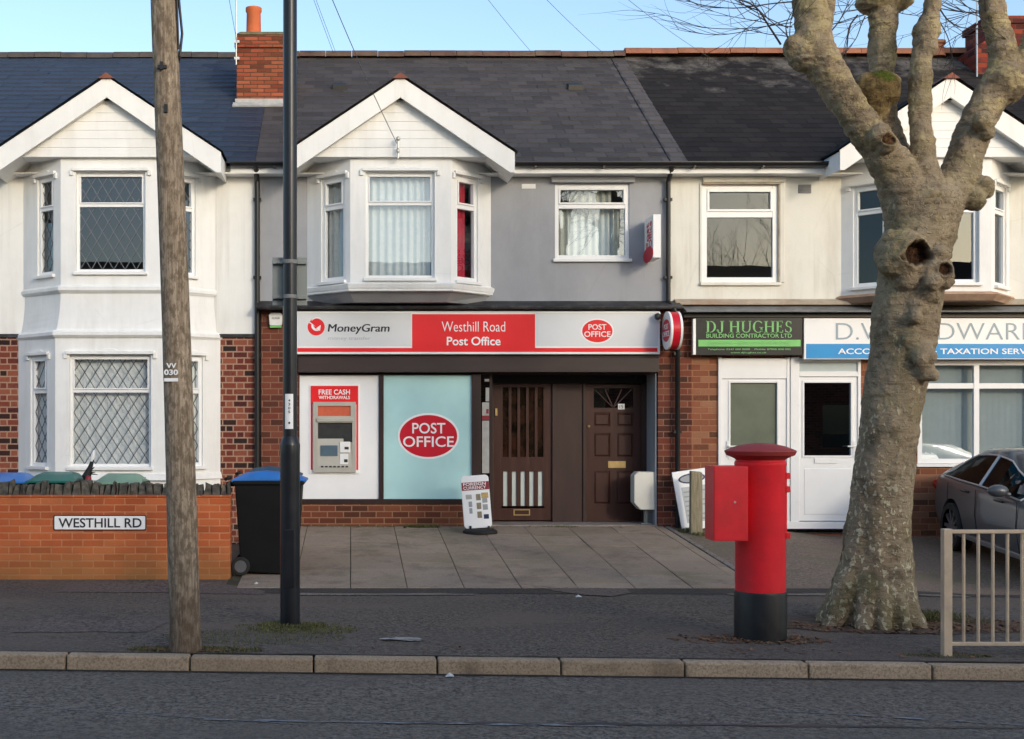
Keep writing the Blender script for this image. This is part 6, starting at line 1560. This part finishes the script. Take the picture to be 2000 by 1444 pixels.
for s_ in (-1, 1):
    for nm2, xs in (('rear_side_window', [-.42,-.3,-.15,0,.2,.45,.75]), ('front_side_window', [.81,1.0,1.2,1.4,1.6,1.78,1.9])):
        b = MB(); lo = [side_pt(x, .05, .014, s_) for x in xs]; hi = [side_pt(x, min(.9, .12+(x+.42)*2.2) if x < 0 else .93, .014, s_) for x in xs]
        vs = lo+hi; m = len(xs); fs = [(i, i+1, m+i+1, m+i) if s_ < 0 else (m+i, m+i+1, i+1, i) for i in range(m-1)]
        b.add(vs, fs); cpart(b, nm2, mt['glass_dark' if 0 else 'car_glass'])
    xs = [-.45,-.3,-.15,0,.2,.45,.75,1.0,1.2,1.4,1.6,1.78,1.93]
    b = MB(); lo = [side_pt(x, .03, .018, s_) for x in xs]; hi = [side_pt(x, min(.9, .10+(x+.45)*2.2) if x < 0 else .95, .018, s_) for x in xs]
    b.tube(lo+hi[::-1]+[lo[0]], .011, 6); b.tube([side_pt(.78,.03,.016,s_), side_pt(.78,.95,.016,s_)], .022, 6); cpart(b, 'window_trim', mt['chrome'])
    b = MB(); zb = .93
    b.tube([(1.66, s_*.86, .95),(1.68, s_*.98, .97)], .025, 8); mr = cpart(b, 'mirror_arm', mt['paint'])
    b = MB(); b.ball((1.72, s_*1.02, 1.0), .085, .12, .075); b2 = cpart(b, 'door_mirror', mt['paint'], smooth=True)
    for x in (.45, 1.45): b = MB(); b.tube([(x-.10, s_*.892, .845),(x-.07, s_*.918, .85),(x+.08, s_*.918, .85),(x+.11, s_*.895, .845)], .014, 8); cpart(b, 'door_handle', mt['black_pvc'])
    for x0, x1_ in ((.78,.83),(1.93,2.0),(-.10,.30)):
        b = MB(); b.tube([(x0, s_*.895, .90),(x0+.01, s_*.905, .6),(x1_, s_*.880, .30)], .005, 5); cpart(b, 'door_gap', mt['black_pvc'])
    b = MB(); b.box(-.1, 2.3, s_*.875-.03, s_*.875+.03, .235, .30); cpart(b, 'sill_trim', mt['alloy'], bevel=.01)
    b = MB(); b.ball((-.80, s_*.71, .80), .13, .12, .09); cpart(b, 'tail_lamp', mt['tail_red'], smooth=True)
    for x in (0, 2.64):
        b = MB(); prof = [(-.10,.24),(-.105,.30),(-.08,.318),(.08,.318),(.105,.30),(.10,.24)]
        vs = []
        for o_, r_ in prof:
            for i in range(36): a = 2*math.pi*i/36; vs.append((x+r_*math.cos(a), s_*.80+o_, .318+r_*math.sin(a)))
        fs = [(i*36+j, i*36+(j+1) % 36, (i+1)*36+(j+1) % 36, (i+1)*36+j) for i in range(5) for j in range(36)]
        b.add(vs, fs); wh = cpart(b, 'wheel', mt['rubber'], smooth=True)
        b = MB(); yo = s_*.86
        for k in range(10):
            a = 2*math.pi*k/10; c_, q_ = math.cos(a), math.sin(a); w_ = .022
            b.hexa([(x+.04*c_-w_*q_, yo-.015, .318+.04*q_+w_*c_),(x+.04*c_+w_*q_, yo-.015, .318+.04*q_-w_*c_),(x+.24*c_+w_*q_, yo-.015, .318+.24*q_-w_*c_),(x+.24*c_-w_*q_, yo-.015, .318+.24*q_+w_*c_),
                    (x+.04*c_-w_*q_, yo+.02, .318+.04*q_+w_*c_),(x+.04*c_+w_*q_, yo+.02, .318+.04*q_-w_*c_),(x+.24*c_+w_*q_, yo+.02, .318+.24*q_-w_*c_),(x+.24*c_-w_*q_, yo+.02, .318+.24*q_+w_*c_)])
        b.tube([(x, yo-.02, .318),(x, yo+.03, .318)], .06, 14); rim = cpart(b, 'rim', mt['alloy'], wh)
        b = MB(); b.tube([(x, s_*.70, .318),(x, s_*.78, .318)], .25, 28); cpart(b, 'brake_disc', mt['atm_dark'], wh)
for sx_, sw_ in ((.95,.5),(-.05,1.2)):
    b = MB(); rows_ = [(-.62, -.12), (.12, .62)] if sw_ < 1 else [(-.6, .6)]
    for r0_, r1_ in rows_:
        b.hexa([(sx_-.12,r0_,.5),(sx_+.42,r0_,.5),(sx_+.42,r1_,.5),(sx_-.12,r1_,.5),(sx_-.12,r0_,.62),(sx_+.45,r0_,.64),(sx_+.45,r1_,.64),(sx_-.12,r1_,.62)])
        b.hexa([(sx_-.16,r0_,.6),(sx_-.02,r0_,.6),(sx_-.02,r1_,.6),(sx_-.16,r1_,.6),(sx_-.30,r0_+.03,1.13),(sx_-.20,r0_+.03,1.13),(sx_-.20,r1_-.03,1.13),(sx_-.30,r1_-.03,1.13)])
    cpart(b, 'seat', mt['atm_dark'], bevel=.04)
b = MB(); b.box(1.5, 1.95, -.7, .7, .6, .90); cpart(b, 'dashboard', mt['atm_dark'], bevel=.04)
xs = [1.28,1.5,1.75,2.02]; b = MB()
lo = [(x, -(ip(rwT,x)-.08), ip(rfT,x)+.012) for x in xs]; hi = [(x, (ip(rwT,x)-.08), ip(rfT,x)+.012) for x in xs]; mid = [(x, 0, ip(rfT,x)+.03) for x in xs]
vs = lo+mid+hi; m = 4; b.add(vs, [(i, i+1, m+i+1, m+i) for i in range(3)]+[(m+i, m+i+1, 2*m+i+1, 2*m+i) for i in range(3)]); cpart(b, 'windscreen', mt['car_glass'], smooth=True)
for s_ in (-1, 1):
    b = MB(); b.ball((3.28, s_*.62, .66), .16, .15, .07); cpart(b, 'headlight', mt['glass_dark'], smooth=True)
b = MB(); b.box(3.44, 3.535, -.45, .45, .36, .62); cpart(b, 'grille', mt['black_pvc'], bevel=.02)

# ================================================================== SMALL THINGS ON THE GROUND
random.seed(5)
def tufts(name, spots, m=mt['grass']):
    b = MB()
    for (x0, y0, rx_, ry_, n_, h_) in spots:
        for _ in range(n_):
            a = random.uniform(0, 6.28); q = math.sqrt(random.random()); x = x0+rx_*q*math.cos(a); y = y0+ry_*q*math.sin(a)
            z = gz(x, y)+.012 if y > -4.2 else gz(x, y); h = h_*random.uniform(.4, 1.1); an = random.uniform(0, 6.28); w_ = random.uniform(.003, .007)
            dx_, dy_ = math.cos(an), math.sin(an); le = random.uniform(.1, .9)*h
            b.add([(x-w_*dx_, y-w_*dy_, z-.005),(x+w_*dx_, y+w_*dy_, z-.005),(x+w_*.6*dx_+le*.4*dy_, y+w_*.6*dy_-le*.4*dx_, z+h*.6),(x+le*dy_, y-le*dx_, z+h)], [(0,1,2,3)])
    o = b.build(name, m); o['kind'] = 'stuff'; return o
g1 = tufts('grass_tufts', [(-.80, -7.40, .75, .40, 1500, .014), (-.40, -7.05, .45, .2, 900, .020), (cT.x+.62, YT+.28, .22, .16, 700, .07), (xl_+.02, YLp-.06, .30, .16, 900, .035), (xl_+.05, YLp-.12, .52, .26, 700, .02), (xb_+.2, YPl+.02, .40, .12, 500, .03), (xb_-.2, YPl, .25, .1, 260, .03), (cT.x+.62, YT+.15, .16, .14, 500, .06), (cT.x+.85, YT+.1, .4, .14, 300, .03), (cT.x+.75, YT+.35, .30, .10, 300, .035),
    (X_(822), -.12, .26, .06, 500, .05), (X_(700), -.08, .8, .03, 200, .025), (X_(1325), -.45, .12, .15, 260, .05), (X_(1345), -.75, .16, .1, 200, .04), (XR-.02, -1.6, .04, 1.3, 400, .02), (4.6, YR-.02, .35, .08, 350, .02), (2.9, -.1, .3, .05, 150, .03)])
tag(g1, 'short green grass and weeds round the post feet and tree', None)
b = MB()
for (x0, y0, rx_, ry_, n_) in ((cT.x, YT-.25, .95, .36, 900), (xB, YB-.1, .55, .22, 420), (xb_, YPl+.02, .45, .12, 200), (cT.x+.9, YT-.15, .6, .35, 800), (xB-.4, YB-.1, .4, .2, 150), (3.0, -7.9, 3.2, .16, 120), (1.0, -.15, 3.0, .1, 60)):
    for _ in range(n_):
        a = random.uniform(0, 6.28); q = math.sqrt(random.random()); x = x0+rx_*q*math.cos(a); y = y0+ry_*q*math.sin(a)
        if y < KY+.14: continue
        z = gz(x, y)+random.uniform(.004, .012)+(.012 if y > -4.2 else 0); s_ = random.uniform(.008, .026); an = random.uniform(0, 6.28); c_, q_ = math.cos(an)*s_, math.sin(an)*s_; t_ = random.uniform(-.5, .5)*s_
        b.add([(x-c_, y-q_, z),(x+q_*.7, y-c_*.7, z+t_),(x+c_, y+q_, z+abs(t_)),(x-q_*.7, y+c_*.7, z-t_*.3)], [(0,1,2,3)], random.random())
o = b.build('leaf_litter', mt['leaf']); o['kind'] = 'stuff'; tag(o, 'brown fallen leaves scattered round the tree and pillar box', None)
# bare soil ring about the tree foot
def soil(name, cx, cy, rx_, ry_, dz):
    return ragged(name, mt['earth'], [(cx+rx_*math.cos(2*math.pi*i/16), cy+ry_*math.sin(2*math.pi*i/16)) for i in range(16)], dz)
soil('soil_patch', cT.x+.12, YT-.05, 1.15, .55, .005)
soil('soil_patch', xb_, YPl+.06, .40, .13, .004)
for i, (px, py, lab) in enumerate(((1130,1190,'white scrap of paper on the footway below the concrete repair'),(878,1318,'white scrap of paper in the gutter below the kerb'),(500,1136,'white scrap of paper on the paving in front of the black wheelie bin'))):
    Y0 = -4.9 if i == 0 else (KY-.12 if i == 1 else -4.0)
    x = X_(px, Y0); z = gz(x, Y0) if i != 1 else zr(x, Y0)
    b = MB(); w_ = .032
    b.add([(x-w_,Y0-.02,z+.006),(x,Y0-.03,z+.012),(x+w_,Y0-.01,z+.006),(x+w_*.9,Y0+.03,z+.014),(x,Y0+.025,z+.03),(x-w_*.8,Y0+.03,z+.008)], [(0,1,4,5),(1,2,3,4)])
    o = b.build('paper_scrap', mt['litter']); tag(o, lab, 'litter', 'scraps of paper')

# ================================================================== CAMERA AND LIGHT
cam = bpy.data.cameras.new('camera'); co = bpy.data.objects.new('camera', cam); col.objects.link(co)
cam.sensor_width = 36; cam.lens = 36*FPX/2000; cam.shift_x = (1000-PX)/2000; cam.shift_y = (PY-722)/2000; cam.clip_end = 800; cam.clip_start = .05
co.location = (0, CAMY, CAMZ); co.rotation_euler = (R(90), 0, 0); scene.camera = co
AZ, EL = 31, 17.0
sd = Vector((math.sin(R(AZ))*math.cos(R(EL)), -math.cos(R(AZ))*math.cos(R(EL)), math.sin(R(EL))))
sl = bpy.data.lights.new('sun', 'SUN'); so = bpy.data.objects.new('sun', sl); col.objects.link(so)
sl.energy = .5; sl.angle = R(6.0); sl.color = (1.0, .90, .76); so.rotation_euler = sd.to_track_quat('Z', 'Y').to_euler(); so.location = (20, -30, 12)
wd = bpy.data.worlds.new('World'); scene.world = wd; wd.use_nodes = True
nt2 = wd.node_tree; sk = nt2.nodes.new('ShaderNodeTexSky'); sk.sky_type = 'NISHITA'; sk.sun_disc = False
sk.sun_elevation = R(EL); sk.sun_rotation = math.atan2(sd.x, sd.y); sk.air_density = 1.0; sk.dust_density = 1.5; sk.ozone_density = 1.5; sk.altitude = 50
bg = nt2.nodes['Background']; bg.inputs['Strength'].default_value = .15; nt2.links.new(sk.outputs[0], bg.inputs[0])
vs_ = scene.view_settings; vs_.view_transform = 'Standard'; vs_.look = 'None'; vs_.exposure = .97; vs_.gamma = 1
scene.cycles.max_bounces = 8; scene.cycles.transparent_max_bounces = 16
